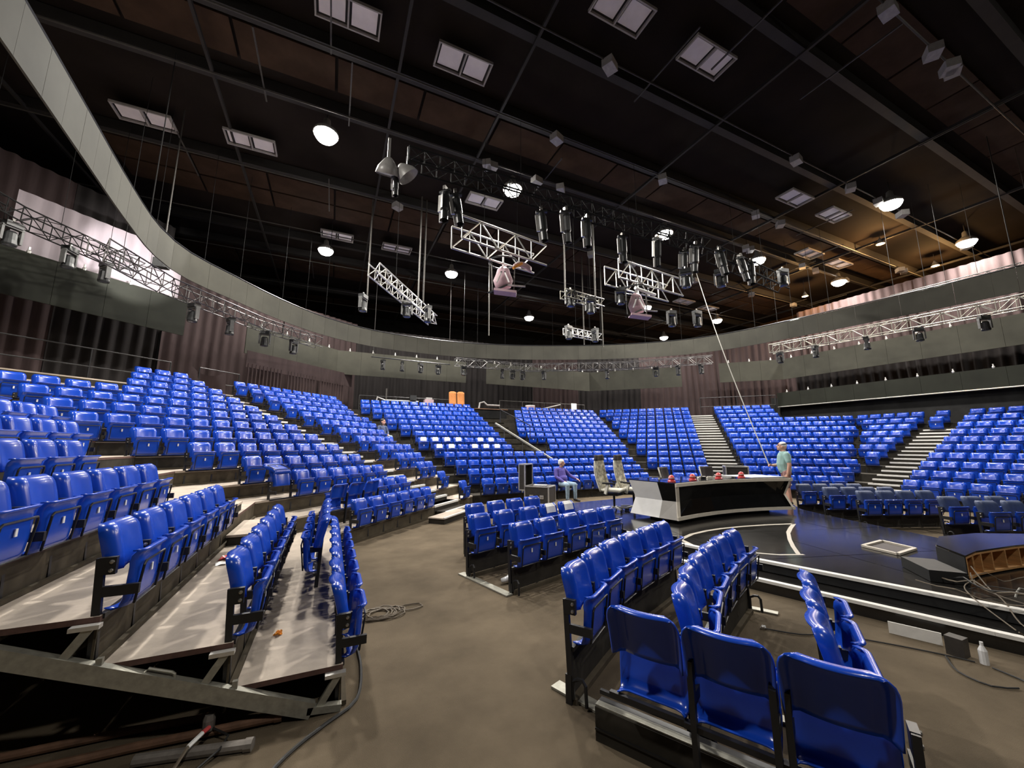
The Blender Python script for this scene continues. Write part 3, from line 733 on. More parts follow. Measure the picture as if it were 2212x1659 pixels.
# gloss front: lower and upper faces
m = MB()
for i in range(len(fo)-1):
    m.add([z3(fo[i], ZB), z3(fo[i+1], ZB), z3(fi[i+1], ZM), z3(fi[i], ZM)], [(0, 1, 2, 3)])
m.build('front_lower', M['desk_black'], desk)
m = MB()
for i in range(len(fo)-1):
    m.add([z3(fi[i], ZM), z3(fi[i+1], ZM), z3(fo[i+1], ZT), z3(fo[i], ZT)], [(0, 1, 2, 3)])
m.build('front_upper', M['desk_black'], desk)
def trim(pts, wd, name):
    m = MB()
    for a, c in zip(pts[:-1], pts[1:]): m.bar(a, c, .03, wd, up=(0, 0, 1))
    return m.build(name, M['desk_cream'], desk)
ft = -.015
trim([(x, y+ft, ZT-.03) for x, y in fo], .07, 'trim_top'); trim([(x, y+ft, ZB+.03) for x, y in fo], .07, 'trim_bottom')
for e, sgn in ((0, 1), (-1, -1)):
    a, c = fo[e], fi[e]; m = MB()
    for (p, zz), (q, zq) in (((a, ZB), (c, ZM)), ((c, ZM), (a, ZT))):
        m.add([(p[0], p[1]-.02, zz), (p[0]+sgn*.085, p[1]-.02, zz), (q[0]+sgn*.085, q[1]-.02, zq), (q[0], q[1]-.02, zq), (p[0], p[1]+.03, zz), (q[0], q[1]+.03, zq)], [(0, 1, 2, 3), (0, 3, 5, 4)])
    m.build('trim_side', M['desk_cream'], desk)
# right end and back, top, plinth
slab([z3(fo[-1], ZB), z3(bo[0], ZB), z3(bi[0], ZM), z3(fi[-1], ZM)], .02, 'end_panel_lower', 'desk_white', desk)
slab([z3(fi[-1], ZM), z3(bi[0], ZM), z3(bo[0], ZT), z3(fo[-1], ZT)], .02, 'end_panel_upper', 'desk_white', desk)
topoly = fo+[bo[0], bo[1], eo[1], eo[0]]
m = MB(); m.prism(topoly, ZT, ZT+.02); m.build('desk_top', M['desk_top'], desk)
m = MB(); m.prism([(9.35, 6.30), (10.25, 6.10), (10.40, 6.92), (9.3, 7.12)], ZT+.02, ZT+.026); m.build('top_inlay', M['desk_white'], desk)
pl_ = [(6.75, 6.6), (10.1, 6.45), (10.15, 6.75), (8.6, 7.0), (6.7, 7.0)]
m = MB(); m.prism(pl_, STZ, ZB+.01); m.build('plinth', M['stage_side'], desk)
m = MB(); m.add([z3(p, ZB) for p in topoly], [tuple(range(len(topoly)-1, -1, -1))]); m.build('underside', M['stage_side'], desk)
for i, (x, y) in enumerate(((6.72, 6.33), (7.46, 6.42), (8.33, 6.43), (9.12, 6.42))):
    t = thing('red_buzzer', f'red domed buzzer on the desk, {ORD[i]} from the left', 'buzzer', (x, y, ZT+.02), 0, 'red domed buzzers on the desk')
    m = MB(); m.lathe([(.082, 0), (.082, .02), (.070, .03)], n=18); m.build('base', M['red'], t, (0, 0, 0), smooth=False)
    m = MB(); m.lathe([(.062, .03), (.062, .075), (.066, .08), (.062, .088), (.052, .118), (.028, .138), (0, .143)], n=18); dm = m.build('dome', M['red'], t, (0, 0, 0), smooth=True)
    m = MB(); m.lathe([(.067, .072), (.069, .078), (.067, .084)], n=18, capend=False); m.build('collar', M['desk_cream'], dm, (0, 0, 0))
# clutter on the desk
t = thing('cable_clutter', 'small pile of cream plugs and cable between the middle buzzers', 'clutter', (8.0, 6.62, ZT+.02))
for i in range(7):
    m = MB(); m.box((7.9+random.random()*.35, 6.55+random.random()*.14, ZT+.045), (.10, .05, .045), rz=random.random()*3); m.build('plug', M['cream'] if i % 3 else M['black'], t)
m = MB(); m.tube([(7.85, 6.6, ZT+.03), (8.0, 6.7, ZT+.06), (8.2, 6.62, ZT+.03), (8.35, 6.68, ZT+.05), (8.5, 6.6, ZT+.03)], .01, 5); m.build('cable', M['cream'], t)

# ---------------------------------------------------------------- chairs
def swivel(x, y, z, rz, label, style):
    t = thing('swivel_chair', label, 'chair', (x, y, z), rz, 'white framed swivel chairs at the desk')
    L = (0, 0, 0)
    for i in range(5):
        a = 2*math.pi*i/5+.3; m = MB(); m.bar((0, 0, .09), (.33*math.cos(a), .33*math.sin(a), .06), .045, .035); ba = m.build('base_arm', M['alu'], t, L)
        m = MB(); m.lathe([(.03, -.014), (.03, .014)], (.33*math.cos(a), .33*math.sin(a), .03), 10, M=Matrix.Rotation(a, 3, 'Z')@Matrix.Rotation(math.pi/2, 3, 'X')); m.build('castor', M['black'], ba, L)
    m = MB(); m.tube([(0, 0, .08), (0, 0, .40)], .028, 10); m.build('gas_column', M['black'], t, L)
    m = MB(); m.grid(lambda u, v: ((u-.5)*.50, (.5-v)*.50, .47+.02*math.cos((u-.5)*3)-.04*max(0, v-.8)*5*(v-.8)), 6, 6, .06); m.build('seat', M['cream'] if style else M['mesh'], t, L, smooth=True)
    m = MB(); m.box((0, .02, .40), (.34, .36, .05)); m.build('mechanism', M['black'], t, L)
    top, w_ = (1.32, .24) if style else (1.0, .22)
    def bf(u, v):
        z_ = .50+(top-.50)*v; xx = (u-.5)*2
        ww = w_*(1-.35*max(0, v-.65)/.35) if style else w_*(.86+.14*math.sin(v*math.pi))
        return (xx*ww, .24+.16*v+.05*math.sin(v*3)-.06*xx*xx, z_)
    m = MB(); m.grid(bf, 6, 10, .05); m.build('backrest', M['pattern'] if style else M['mesh'], t, L, smooth=True)
    sh = MB(); sh.grid(lambda u, v: (lambda q: (q[0]*1.10, q[1]+.045, q[2]-.03))(bf(u, v*.93)), 6, 8, .03); sh.build('back_shell', M['cream'] if style else M['cream'], t, L, smooth=True) if style else None
    if style:
        m = MB(); m.grid(lambda u, v: (lambda q: (q[0]*1.05, q[1]-.02, q[2]+.02))(bf(u, .86+.16*v)), 6, 4, .09); m.build('headrest', M['mesh'], t, L, smooth=True)
    else:
        m = MB(); m.bar((-w_-.01, .27, .48), (-w_+.01, .42, 1.0), .03, .04); m.bar((w_+.01, .27, .48), (w_-.01, .42, 1.0), .03, .04); m.build('back_frame', M['cream'], t, L)
    for s in (-1, 1):
        m = MB(); m.bar((s*.27, .10, .42), (s*.29, .02, .66), .05, .07); m.build('arm_post', M['cream'], t, L)
        m = MB(); m.box((s*.29, .0, .68), (.09, .30, .035)); m.build('arm_pad', M['black'] if style else M['cream'], t, L)
swivel(6.55, 8.05, STZ, math.radians(26), 'white swivel chair with camouflage back beside the desk end', True)
swivel(7.12, 7.98, STZ, math.radians(30), 'second camouflage backed white swivel chair, farther behind the desk end', True)
swivel(8.75, 8.05, STZ, math.radians(18), 'white framed chair with dark mesh back behind the desk, left', False)
swivel(10.05, 7.80, STZ, math.radians(-6), 'white framed chair with dark mesh back behind the desk, right', False)

# ---------------------------------------------------------------- flight cases
def flight_case(x, y, z, rz, size, lid_h, label, open_=True):
    t = thing('flight_case', label, 'flight case', (x, y, z), rz); L = (0, 0, 0); sx, sy, sz = size
    m = MB(); m.box((0, 0, .10+sz/2), (sx, sy, sz)); m.build('body', M['case'], t, L)
    def edges(cx_, cy_, cz, ex, ey, ez, nm):
        for a in (-1, 1):
            for c in (-1, 1):
                for (p, q) in (((a*ex/2, c*ey/2, -ez/2), (a*ex/2, c*ey/2, ez/2)), ((-ex/2, a*ey/2, c*ez/2), (ex/2, a*ey/2, c*ez/2)), ((a*ex/2, -ey/2, c*ez/2), (a*ex/2, ey/2, c*ez/2))):
                    m = MB(); m.bar((cx_+p[0], cy_+p[1], cz+p[2]), (cx_+q[0], cy_+q[1], cz+q[2]), .035, .035); m.build(nm, M['alu'], t, L)
    edges(0, 0, .10+sz/2, sx, sy, sz, 'edge_profile')
    if open_:
        # lid stands open at the left end
        lx = -sx/2-.10; m = MB(); m.box((lx-.09, 0, .10+sz+lid_h/2-.12), (.02, sy, lid_h)); m.build('lid_back', M['case'], t, L)
        for yy in (-sy/2, sy/2): m = MB(); m.box((lx, yy, .10+sz+lid_h/2-.12), (.20, .02, lid_h)); m.build('lid_side', M['case'], t, L)
        for zz in (.10+sz-.12, .10+sz+lid_h-.12): m = MB(); m.box((lx, 0, zz), (.20, sy, .02)); m.build('lid_end', M['case'], t, L)
        edges(lx, 0, .10+sz+lid_h/2-.12, .20, sy, lid_h, 'lid_profile')
        m = MB(); m.box((.02, 0, .10+sz+.02), (.4, .3, .03), rz=.2); m.build('inner_tray', M['alu'], t, L)
    for xx in (-sx*.22, sx*.22):
        m = MB(); m.box((xx, -sy/2-.008, .10+sz*.40), (.13, .016, .11)); h = m.build('latch', M['alu'], t, L)
        m = MB(); m.tube([(xx-.04, -sy/2-.02, .10+sz*.42), (xx, -sy/2-.03, .10+sz*.38), (xx+.04, -sy/2-.02, .10+sz*.42)], .008, 5); m.build('latch_handle', M['black'], h, L)
    for a in (-1, 1):
        for c in (-1, 1):
            m = MB(); m.lathe([(.045, -.018), (.045, .018)], (a*sx*.4, c*sy*.38, .046), 10, M=Matrix.Rotation(math.pi/2, 3, 'X')); m.build('castor', M['black'], t, L)
flight_case(6.22, 11.30, 0, -.88, (.80, .62, .52), .80, 'open black flight case with aluminium edges beside the seated man')
flight_case(11.75, 8.45, 0, -.75, (.62, .45, 1.15), .5, 'tall black flight case with pale edges behind the standing man', False)

# ================================================================ FASCIA RING, BOARDS, DRAPES
def catmull(pts, step):
    P_ = [np.array(p, float) for p in pts]; out = []
    for i in range(len(P_)-1):
        p0 = P_[max(i-1, 0)]; p1 = P_[i]; p2 = P_[i+1]; p3 = P_[min(i+2, len(P_)-1)]
        n = max(1, int(np.linalg.norm(p2-p1)/step+.5))
        for j in range(n):
            t = j/n; out.append(tuple(.5*((2*p1)+(-p0+p2)*t+(2*p0-5*p1+4*p2-p3)*t*t+(-p0+3*p1-3*p2+p3)*t**3)))
    out.append(tuple(P_[-1])); return out
ringpts = [(-3.2, .5), (-3.6, 3.5), (-3.85, 6.2), (-4.03, 8.0), (-4.25, 10.2), (-4.33, 12.0), (-4.05, 13.35), (-3.3, 14.6), (-2.14, 16.35), (-.6, 18.0), (1.39, 19.12), (3.66, 19.54), (6.13, 19.5), (8.57, 18.95),
           (10.94, 17.98), (13.2, 16.8), (15.17, 15.37), (16.72, 13.73), (17.63, 11.84), (18.1, 9.9), (18.4, 8.35), (18.6, 6.95), (18.78, 5.74), (18.95, 4.2), (19.1, 2.0), (19.0, -.5)]
ring = thing('fascia_ring', 'grey curved fascia band hanging as a ring above the tiers', 'fascia', (7, 12, 6.6))
rp = catmull(ringpts, .62)
for i in range(0, len(rp)-1, 2):
    seg_ = rp[i:i+3]
    if len(seg_) < 2: continue
    m = MB()
    for a, c in zip(seg_[:-1], seg_[1:]):
        d = Vector((c[0]-a[0], c[1]-a[1], 0)); d.normalize()
        m.bar(Vector((*a, 6.99))+d*.004, Vector((*c, 6.99))-d*(.004 if c == seg_[-1] else 0), .78, .03, up=d.cross(V(0, 0, 1)))
    m.build('panel', M['fascia'], ring)
m = MB()
m.tube([(x, y, 7.41) for x, y in rp], .025, 5); m.build('top_pipe', M['black'], ring)
# hangers of the ring
for i in range(6, len(rp), 12):
    m = MB(); m.tube([(rp[i][0], rp[i][1], 7.4), (rp[i][0]*1.0, rp[i][1]*1.0, CEIL-.3)], .012, 5); m.build('hanger', M['truss_black'], ring)
def board_run(pts, z0, z1, mt, label, step=1.25, name='hung_fascia'):
    t = thing(name, label, 'fascia', (*pts[0], z0))
    for a, c in zip(pts[:-1], pts[1:]):
        L_ = math.dist(a, c); n = max(1, round(L_/step))
        for i in range(n):
            p = [a[j]+(c[j]-a[j])*i/n for j in (0, 1)]; q = [a[j]+(c[j]-a[j])*(i+1)/n for j in (0, 1)]
            d = Vector((q[0]-p[0], q[1]-p[1], 0)); d.normalize(); m = MB()
            m.bar(Vector((*p, (z0+z1)/2))+d*.004, Vector((*q, (z0+z1)/2))-d*.004, z1-z0, .04, up=d.cross(V(0, 0, 1))); m.build('panel', M[mt], t)
    # clamps along the top edge
    for a, c in zip(pts[:-1], pts[1:]):
        n = max(1, int(math.dist(a, c)/1.1))
        for i in range(n):
            p = [a[j]+(c[j]-a[j])*(i+.5)/n for j in (0, 1)]
            m = MB(); m.lathe([(.04, -.02), (.05, .04), (.025, .08), (.025, .16)], (*p, z1), 8); m.build('clamp', M['alu'], t)
board_run([(-3.55, 18.95), (0, 22.5), (3.6, 22.5), (7.27, 22.5)], 5.72, 7.02, 'fascia_low', 'grey hung fascia left of the dark gap')
board_run([(8.6, 22.5), (16.5, 22.5), (20.8, 18.2)], 5.75, 7.10, 'fascia_low', 'grey hung fascia over the far centre tier')
board_run([(22.35, 16.6), (24.8, 14.15), (24.8, 3.0)], 5.9, 7.15, 'fascia_low', 'grey hung fascia over the right tiers')
board_run([(-5.15, 17.35), (-8.3, 14.2), (-9.5, 13.0), (-9.5, 4)], 5.85, 7.15, 'fascia_dark', 'dark hung fascia at the upper left')
board_run([(24.75, 14.6), (24.75, 3.0)], 4.25, 5.10, 'fascia_dark', 'dark lower fascia strip behind the far right tier')
m = MB(); m.tube([(24.7, 14.6, 4.24), (24.7, 3.0, 4.24)], .03, 5); tag(m.build('edge_rail', M['alu'], None, (24.7, 8, 4.2)), 'thin pale rail under the dark right fascia strip', 'rail')
# black wall behind far right tier
m = MB(); m.box((25.2, 8.9, 2.4), (.2, 12.0, 4.8)); m.box((24.9, 14.75, 2.4), (.8, .2, 4.8)); tag(m.build('wall_side', M['wall'], None, (25, 9, 0)), 'black partition wall behind the far right tier', 'wall', kind='structure')
def drape(p, q, z0, z1, mt, label, amp=.09, folds=None):
    L_ = math.dist(p, q); d = Vector((q[0]-p[0], q[1]-p[1], 0)); d.normalize(); n_ = Vector((d.y, -d.x, 0)); ph = random.random()*6
    k = folds or L_/.38; nu = int(k*7)
    def fn(u, v):
        x = u*L_; s = math.sin(x/L_*k*2*math.pi+ph+.6*math.sin(v*3+x))*amp*(.55+.45*math.sin(x*1.7+ph)**2)*(1-.45*v)
        w_ = Vector((*p, z0+(z1-z0)*v))+d*x+n_*s; return w_-V(*p, 0)
    m = MB(); m.grid(fn, nu, 6); o = link('hung_drape', m.mesh('hung_drape', M[mt]), None, (*p, 0)); o.data.polygons.foreach_set('use_smooth', [True]*len(o.data.polygons))
    return tag(o, label, 'drape', 'floor length stage drapes')
drape((-12.0, 3.5), (-12.0, 12.5), 2.5, 10.5, 'drape_dark', 'black drape along the far left wall')
drape((-12.0, 12.5), (-8.2, 16.6), 2.5, 10.5, 'drape', 'purple grey drape at the left behind the upper seats')
drape((-8.2, 16.6), (-6.2, 18.6), 2.5, 10.5, 'drape_dark', 'black drape between the left purple drapes')
drape((-6.2, 18.6), (-2.6, 22.2), 2.5, 9.2, 'drape', 'purple grey drape beside the left doorway panels')
drape((-2.6, 22.2), (1.0, 24.6), 3.2, 9.2, 'drape', 'purple drape behind the left hung fascia')
drape((1.0, 24.6), (13.0, 24.6), 2.8, 9.0, 'drape_dark', 'wide black drape behind the far centre tier')
drape((13.0, 24.6), (17.0, 24.6), 2.8, 9.0, 'drape', 'maroon purple drape right of the far centre')
drape((17.0, 24.6), (20.3, 21.5), 2.8, 9.0, 'drape_dark', 'black drape behind the seats left of the striped stairs')
drape((20.3, 21.5), (24.6, 17.4), 2.8, 9.0, 'drape', 'gathered purple drape at the head of the striped stairs')
drape((24.6, 17.4), (27.4, 14.4), 2.8, 9.0, 'drape', 'purple drape right of the striped stairs')
drape((27.4, 14.4), (27.4, -1), 7.0, 10.6, 'drape', 'pinkish drape lit above the right fascia')
drape((26.6, 14.4), (26.6, -1), 4.6, 7.3, 'drape_dark', 'black drape between the two right fascia strips')
drape((-8.4, 14.7), (-5.5, 17.5), 6.4, 9.0, 'drape_lit', 'bright spotlit drape patch at the upper left', amp=.04)

# left doorway: striped purple panels
t = thing('slatted_screen', 'row of three pinkish corrugated screens behind the left tier', 'screen', (-2.5, 19.6, 3.7))
for i in range(3):
    a = Vector((-3.35+1.32*i, 18.75+1.32*i, 0)); d = Vector((SQ, SQ, 0)); n_ = Vector((SQ, -SQ, 0))
    m = MB(); m.grid(lambda u, v: a+d*(1.60*u)+n_*(.03*math.sin(u*60))+V(0, 0, 3.72+1.55*v), 60, 1); m.build('screen_panel', M['drape'], t)
m = MB(); m.bar((-3.4, 18.7, 5.45), (.8, 22.9, 5.45), .7, .02, up=(SQ, -SQ, 0)); m.build('valance', M['drape'], t)
# railings at the back of the tiers
def railing(pts, z, label, h=1.0, mt='black'):
    t = thing('guard_rail', label, 'railing', (*pts[0], z))
    for zz in (h, h*.5):
        m = MB(); m.tube([(x, y, z+zz) for x, y in pts], .02, 6); m.build('rail', M[mt], t)
    for a, c in zip(pts[:-1], pts[1:]):
        n = max(1, int(math.dist(a, c)/1.6))
        for i in range(n+1):
            x, y = a[0]+(c[0]-a[0])*i/n, a[1]+(c[1]-a[1])*i/n; m = MB(); m.tube([(x, y, z), (x, y, z+h)], .02, 6); m.build('post', M[mt], t)
railing([(-8.2, 14.2), (-5.3, 17.1)], 3.7, 'dark guard rail behind the upper left seats', 1.1)
railing([(1.2, 22.3), (7.0, 22.3)], 3.7, 'dark guard rail behind the far centre tier, left part', .9)
railing([(9.4, 22.2), (15.8, 22.2)], 3.7, 'thin pale guard rail behind the far centre tier, right part', 1.0, 'pipe')
railing([(20.4, 16.6), (23.2, 13.8)], 3.7, 'dark guard rail at the head of the striped stairs', 1.1)
railing([(-4.5, 17.2), (-3.5, 18.3)], 3.7, 'short guard rail hung with cloth at the left', 1.0)
m = MB(); m.grid(lambda u, v: V(-4.7+.9*u, 16.95+.9*u, 3.75+.95*v-.25*math.sin(u*math.pi)*v)+V(SQ, -SQ, 0)*.06*math.sin(u*9+v*2), 12, 6)
tag(m.build('draped_cloth', M['drape'], None, (-4.4, 17.2, 3.7), smooth=True), 'purple cloth hung over the rail between the left tiers', 'cloth')
m = MB(); m.box((14.9, 22.15, 4.55), (.42, .03, .42)); tag(m.build('white_sign', M['paper'], None, (14.9, 22.15, 4.3)), 'small blank white sign on the rail left of the stairs', 'sign')
# jib stair rail in the far aisle
t = thing('camera_track_rail', 'pale sloping rail running down the far aisle stairs', 'rail', (7.7, 14.5, 1.2))
m = MB(); m.bar((7.0, 17.0, 2.95), (8.62, 13.9, 1.15), .10, .06); m.build('track', M['galv'], t)
for f in (.15, .45, .75):
    x, y, z = 7.0+1.62*f, 17.0-3.1*f, 2.95-1.8*f
    m = MB(); m.tube([(x, y, z-.5), (x, y, z)], .02, 6); m.build('leg', M['pipe'], t)
m = MB(); m.tube([(7.2, 16.9, 3.0), (7.2, 16.9, 3.6), (8.0, 15.4, 2.8), (8.0, 15.4, 2.2)], .022, 6); m.build('hand_rail', M['black'], t)
t = thing('camera_platform', 'dark platform with trestle boards at the head of the far aisle', 'platform', (8.2, 20.9, 3.4))
m = MB(); m.box((8.25, 21.0, 3.98), (2.0, .8, .05)); m.build('board', M['rust'], t); m = MB(); m.box((8.25, 20.7, 3.6), (1.9, .05, .7)); m.build('front', M['wall'], t)
m = MB(); m.tube([(7.6, 21, 4.02), (7.65, 21, 4.35), (7.9, 21, 4.42), (8.1, 21, 4.25), (8.9, 21, 4.25)], .05, 6); m.build('camera_arm', M['fix_grey'], t)
t = thing('drum_kit', 'small red and white drum with stand behind the far centre seats', 'drum', (11.4, 21.9, 3.7))
m = MB(); m.lathe([(.30, 0), (.30, .42)], (11.4, 21.9, 4.0), 16); m.build('shell', M['pink'], t); m = MB(); m.lathe([(.31, 0), (.31, .05)], (11.4, 21.9, 4.4), 16); m.build('hoop', M['paper'], t)
m = MB(); m.bar((12.2, 21.8, 4.25), (13.6, 21.8, 4.6), .06, .06); m.build('boom', M['alu'], t)
m = MB(); m.tube([(13.6, 21.8, 3.7), (13.6, 21.8, 4.75)], .03, 6); m.build('stand', M['pipe'], t)
# orange folded chairs and grey box at the far back
for i, x in enumerate((6.35, 6.85)):
    t = thing('orange_chair', f'orange upholstered chair at the rear gap, {"left" if i == 0 else "right"} one', 'chair', (x, 22.0, 3.7))
    m = MB(); m.grid(lambda u, v: V(x+(u-.5)*.44, 22.05+.10*v, 4.25+.85*v-.06*(2*u-1)**4*(v > .9)), 4, 6, .07); m.build('backrest', M['orange_chair'], t, smooth=True)
    m = MB(); m.box((x, 21.85, 4.18), (.46, .46, .08)); m.build('seat', M['black'], t)
    for a in (-.2, .2):
        for c in (-.2, .2): m = MB(); m.tube([(x+a, 21.85+c, 3.7), (x+a, 21.85+c, 4.16)], .015, 5); m.build('leg', M['black'], t)
t = thing('equipment_rack', 'pinkish grey equipment box behind the far left rail', 'equipment', (4.9, 22.0, 3.7))
m = MB(); m.box((4.9, 22.0, 4.1), (.5, .4, .8)); m.build('cabinet', M['pink'], t); m = MB(); m.box((4.9, 22.0, 4.56), (.34, .3, .12)); m.build('top_unit', M['fix_grey'], t)
t = thing('camera_crane', 'pale camera pedestal and arm behind the far left rows', 'camera crane', (3.0, 21.9, 3.7))
m = MB(); m.tube([(2.0, 21.9, 4.0), (2.1, 21.9, 4.5), (2.5, 21.9, 4.35), (4.3, 21.9, 4.35)], .05, 6); m.build('arm', M['fix_grey'], t); m = MB(); m.tube([(2.55, 21.9, 3.7), (2.55, 21.9, 5.0)], .04, 6); m.build('pedestal', M['pipe'], t)
m = MB(); m.box((4.0, 21.9, 4.55), (.35, .25, .28)); m.build('camera_head', M['fix'], t)

# ================================================================ TRUSSES AND FIXTURES
def truss(a, c, wd, label, mt='alu', bay=None, split=False, r=.025, hang=True, htop=None):
    a = Vector(a); c = Vector(c); d = (c-a); L_ = d.length; d.normalize(); x = d.cross(V(0, 0, 1)).normalized(); z = x.cross(d)
    t = thing('lighting_truss', label, 'truss', tuple((a+c)/2)); h = wd/2; bay = bay or wd
    for sx in (-1, 1):
        for sz in (-1, 1):
            m = MB(); m.tube([a+x*h*sx+z*h*sz, c+x*h*sx+z*h*sz], r, 6); m.build('chord', M[mt], t)
    n = max(2, int(round(L_/bay))); lat = MB()
    for i in range(n):
        p0 = a+d*(L_*i/n); p1 = a+d*(L_*(i+1)/n)
        for sx in (-1, 1):
            for pair in ((p0+x*h*sx-z*h, p1+x*h*sx+z*h) if i % 2 == 0 else (p0+x*h*sx+z*h, p1+x*h*sx-z*h), (p0+x*h*sx-z*h, p0+x*h*sx+z*h)):
                m = MB() if split else lat; m.tube(pair, r*.65, 5)
                if split: m.build('brace', M[mt], t)
        for sz in ((-1, 1) if not split else ()):
            m = MB() if split else lat; m.tube((p0+x*h+z*h*sz, p1-x*h+z*h*sz) if i % 2 == 0 else (p0-x*h+z*h*sz, p1+x*h+z*h*sz), r*.6, 5)
            if split: m.build('brace', M[mt], t)
    if not split: o = lat.build('lattice', M[mt], t); o['kind'] = 'stuff'
    if hang:
        for f in (.3, .7):
            p = a+d*(L_*f); m = MB(); m.tube([p+z*h, V(p.x, p.y, htop or CEIL-.4)], .006, 5); m.build('hanger', M['truss_black'], t)
    return t
truss((3.05, 10.62, 8.35), (6.22, 11.12, 8.35), .72, 'bright white box truss at the centre', 'alu', .62, True, .034)
truss((9.05, 10.75, 8.30), (12.60, 11.05, 8.30), .72, 'second bright white box truss right of centre', 'alu', .62, True, .034)
truss((.9, 12.9, 7.7), (3.75, 16.6, 7.45), .40, 'silver truss angled above the left fascia ring', 'alu')
truss((7.6, 11.85, 7.6), (9.6, 12.1, 7.6), .30, 'small silver truss below the centre rig', 'galv')
truss((10.1, 15.6, 7.5), (12.4, 15.9, 7.5), .32, 'small silver truss above the far fascia ring', 'alu')
truss((12.3, 9.0, 8.9), (16.3, 8.9, 8.35), .45, 'dark truss carrying moving lights right of centre', 'truss_black')
truss((1.3, 9.2, 9.2), (12.0, 9.0, 9.1), .40, 'long black truss across the upper centre', 'truss_black')
def run_truss(pts, wd, label, mt='galv_dark'):
    for i, (a, c) in enumerate(zip(pts[:-1], pts[1:])): truss(a, c, wd, f'{label}, {ORD[i]} section', mt, hang=True, r=.018)
run_truss([(-5.3, 11.8, 6.55), (-4.7, 14.0, 6.55), (-2.8, 16.9, 6.5), (-.8, 19.1, 6.5)], .42, 'silver truss under the left fascia ring')
run_truss([(6.0, 20.6, 6.55), (10.2, 20.2, 6.5), (15.0, 17.4, 6.5), (18.4, 14.0, 6.5)], .40, 'silver truss under the far fascia ring')
run_truss([(19.4, 11.5, 6.6), (20.0, 8.0, 6.6), (20.4, 4.5, 6.6), (20.4, 1.0, 6.6)], .42, 'silver truss under the right fascia ring', 'galv')
run_truss([(20.6, 13.0, 7.9), (20.9, 9.0, 7.9)], .40, 'silver truss above the right fascia ring', 'alu')
run_truss([(21.2, 7.4, 7.95), (21.4, 4.0, 7.95)], .40, 'silver truss at the far right above the ring')
run_truss([(-8.2, 10.4, 7.6), (-7.4, 13.0, 7.5), (-5.9, 15.4, 7.4)], .40, 'black truss before the spotlit left drape', 'truss_black')

# fixtures: shared meshes, parts copied
def fx_meshes():
    d = {}
    m = MB(); m.box((0, 0, -.07), (.34, .22, .14)); d['base'] = (m.mesh('base', M['fix']), (0, 0, 0))
    m = MB(); m.box((-.19, 0, -.34), (.05, .12, .44)); m.box((.19, 0, -.34), (.05, .12, .44)); m.box((0, 0, -.155), (.42, .14, .05)); d['yoke'] = (m.mesh('yoke', M['fix_dark']), (0, 0, 0))
    m = MB(); m.lathe([(.09, .20), (.125, .14), (.13, -.05), (.15, -.16), (.14, -.20)], (0, 0, -.46), 14); d['head'] = (m.mesh('head', M['fix']), (0, 0, 0))
    m = MB(); m.lathe([(.12, -.202), (.06, -.215), (0, -.22)], (0, 0, -.46), 14); d['lens'] = (m.mesh('lens', M['lens']), (0, 0, 0))
    m = MB(); m.tube([(0, 0, 0), (0, 0, .10)], .03, 6); d['clamp'] = (m.mesh('clamp', M['bolt']), (0, 0, 0))
    return d
FX = fx_meshes()
def fixture(p, label, s=1.0, tilt=None):
    t = thing('moving_head_light', label, 'stage light', p, random.uniform(0, 6.28), 'black moving head lights'); t.scale = (s, s, s)
    for n, (me_, _) in FX.items():
        c = link(n, me_, hd if n == 'lens' else t)
        if n == 'head': hd = c
    if tilt: t.rotation_euler = (tilt, 0, t.rotation_euler.z)
    return t
# long profile lamps: pale barrel in a black cradle
PF = {}
m = MB(); m.lathe([(.10, 0), (.12, -.10), (.12, -.52), (.09, -.58), (.10, -.60), (.10, -.85), (.12, -.88)], n=12, capend=False); PF['barrel'] = m.mesh('barrel', M['fix'])
m = MB(); m.bar((-.15, 0, -.02), (-.15, 0, -.55), .05, .10); PF['side_plate'] = m.mesh('side_plate', M['alu'])
m = MB(); m.bar((-.12, 0, -.60), (-.11, 0, -.90), .04, .08); PF['nose_plate'] = m.mesh('nose_plate', M['fix_grey'])
m = MB(); m.box((0, 0, .06), (.34, .10, .06)); PF['bracket'] = m.mesh('bracket', M['fix'])
m = MB(); m.box((.0, 0, .15), (.08, .16, .12)); PF['clamp'] = m.mesh('clamp', M['bolt'])
def profile(p, label, tilt=.15, rz=None, s=1.0):
    t = thing('profile_spotlight', label, 'stage light', p, 0, 'long profile spotlights'); t.scale = (s, s, s)
    t.rotation_euler = (random.uniform(-tilt, tilt), random.uniform(-tilt, tilt), -YAW+(rz if rz is not None else random.uniform(-.4, .4)))
    for n, me_ in PF.items(): link(n, me_, t)
def at(px, py, z):
    d = fw+rt*(px-CXP)/FPX+upv*(CYP-py)/FPX; q = (z-CAMH)/d[2]; return (d[0]*q, d[1]*q, z)
cl = {'c': ['leftmost', 'second', 'third', 'fourth', 'fifth', 'sixth', 'seventh', 'eighth', 'ninth', 'tenth', 'eleventh', 'twelfth']}
for i, (px, py) in enumerate(((962, 418), (985, 425), (1170, 462), (1222, 462), (1268, 478), (1345, 515), (1420, 520), (1478, 548), (1556, 545), (1622, 570), (1600, 560), (1502, 535))):
    profile(at(px, py, 8.75), f'long black profile spotlight in the centre rig, {cl["c"][i]} of twelve')
t = thing('scoop_light', 'grey round scoop light hanging at the upper left of centre', 'stage light', at(838, 372, 8.7))
m = MB(); m.lathe([(.05, .34), (.12, .28), (.25, .10), (.30, -.06), (.29, -.07)], n=18, M=Matrix.Rotation(.5, 3, 'X'), capend=False); m.build('bowl', M['fix_grey'], t, (0, 0, 0), smooth=True)
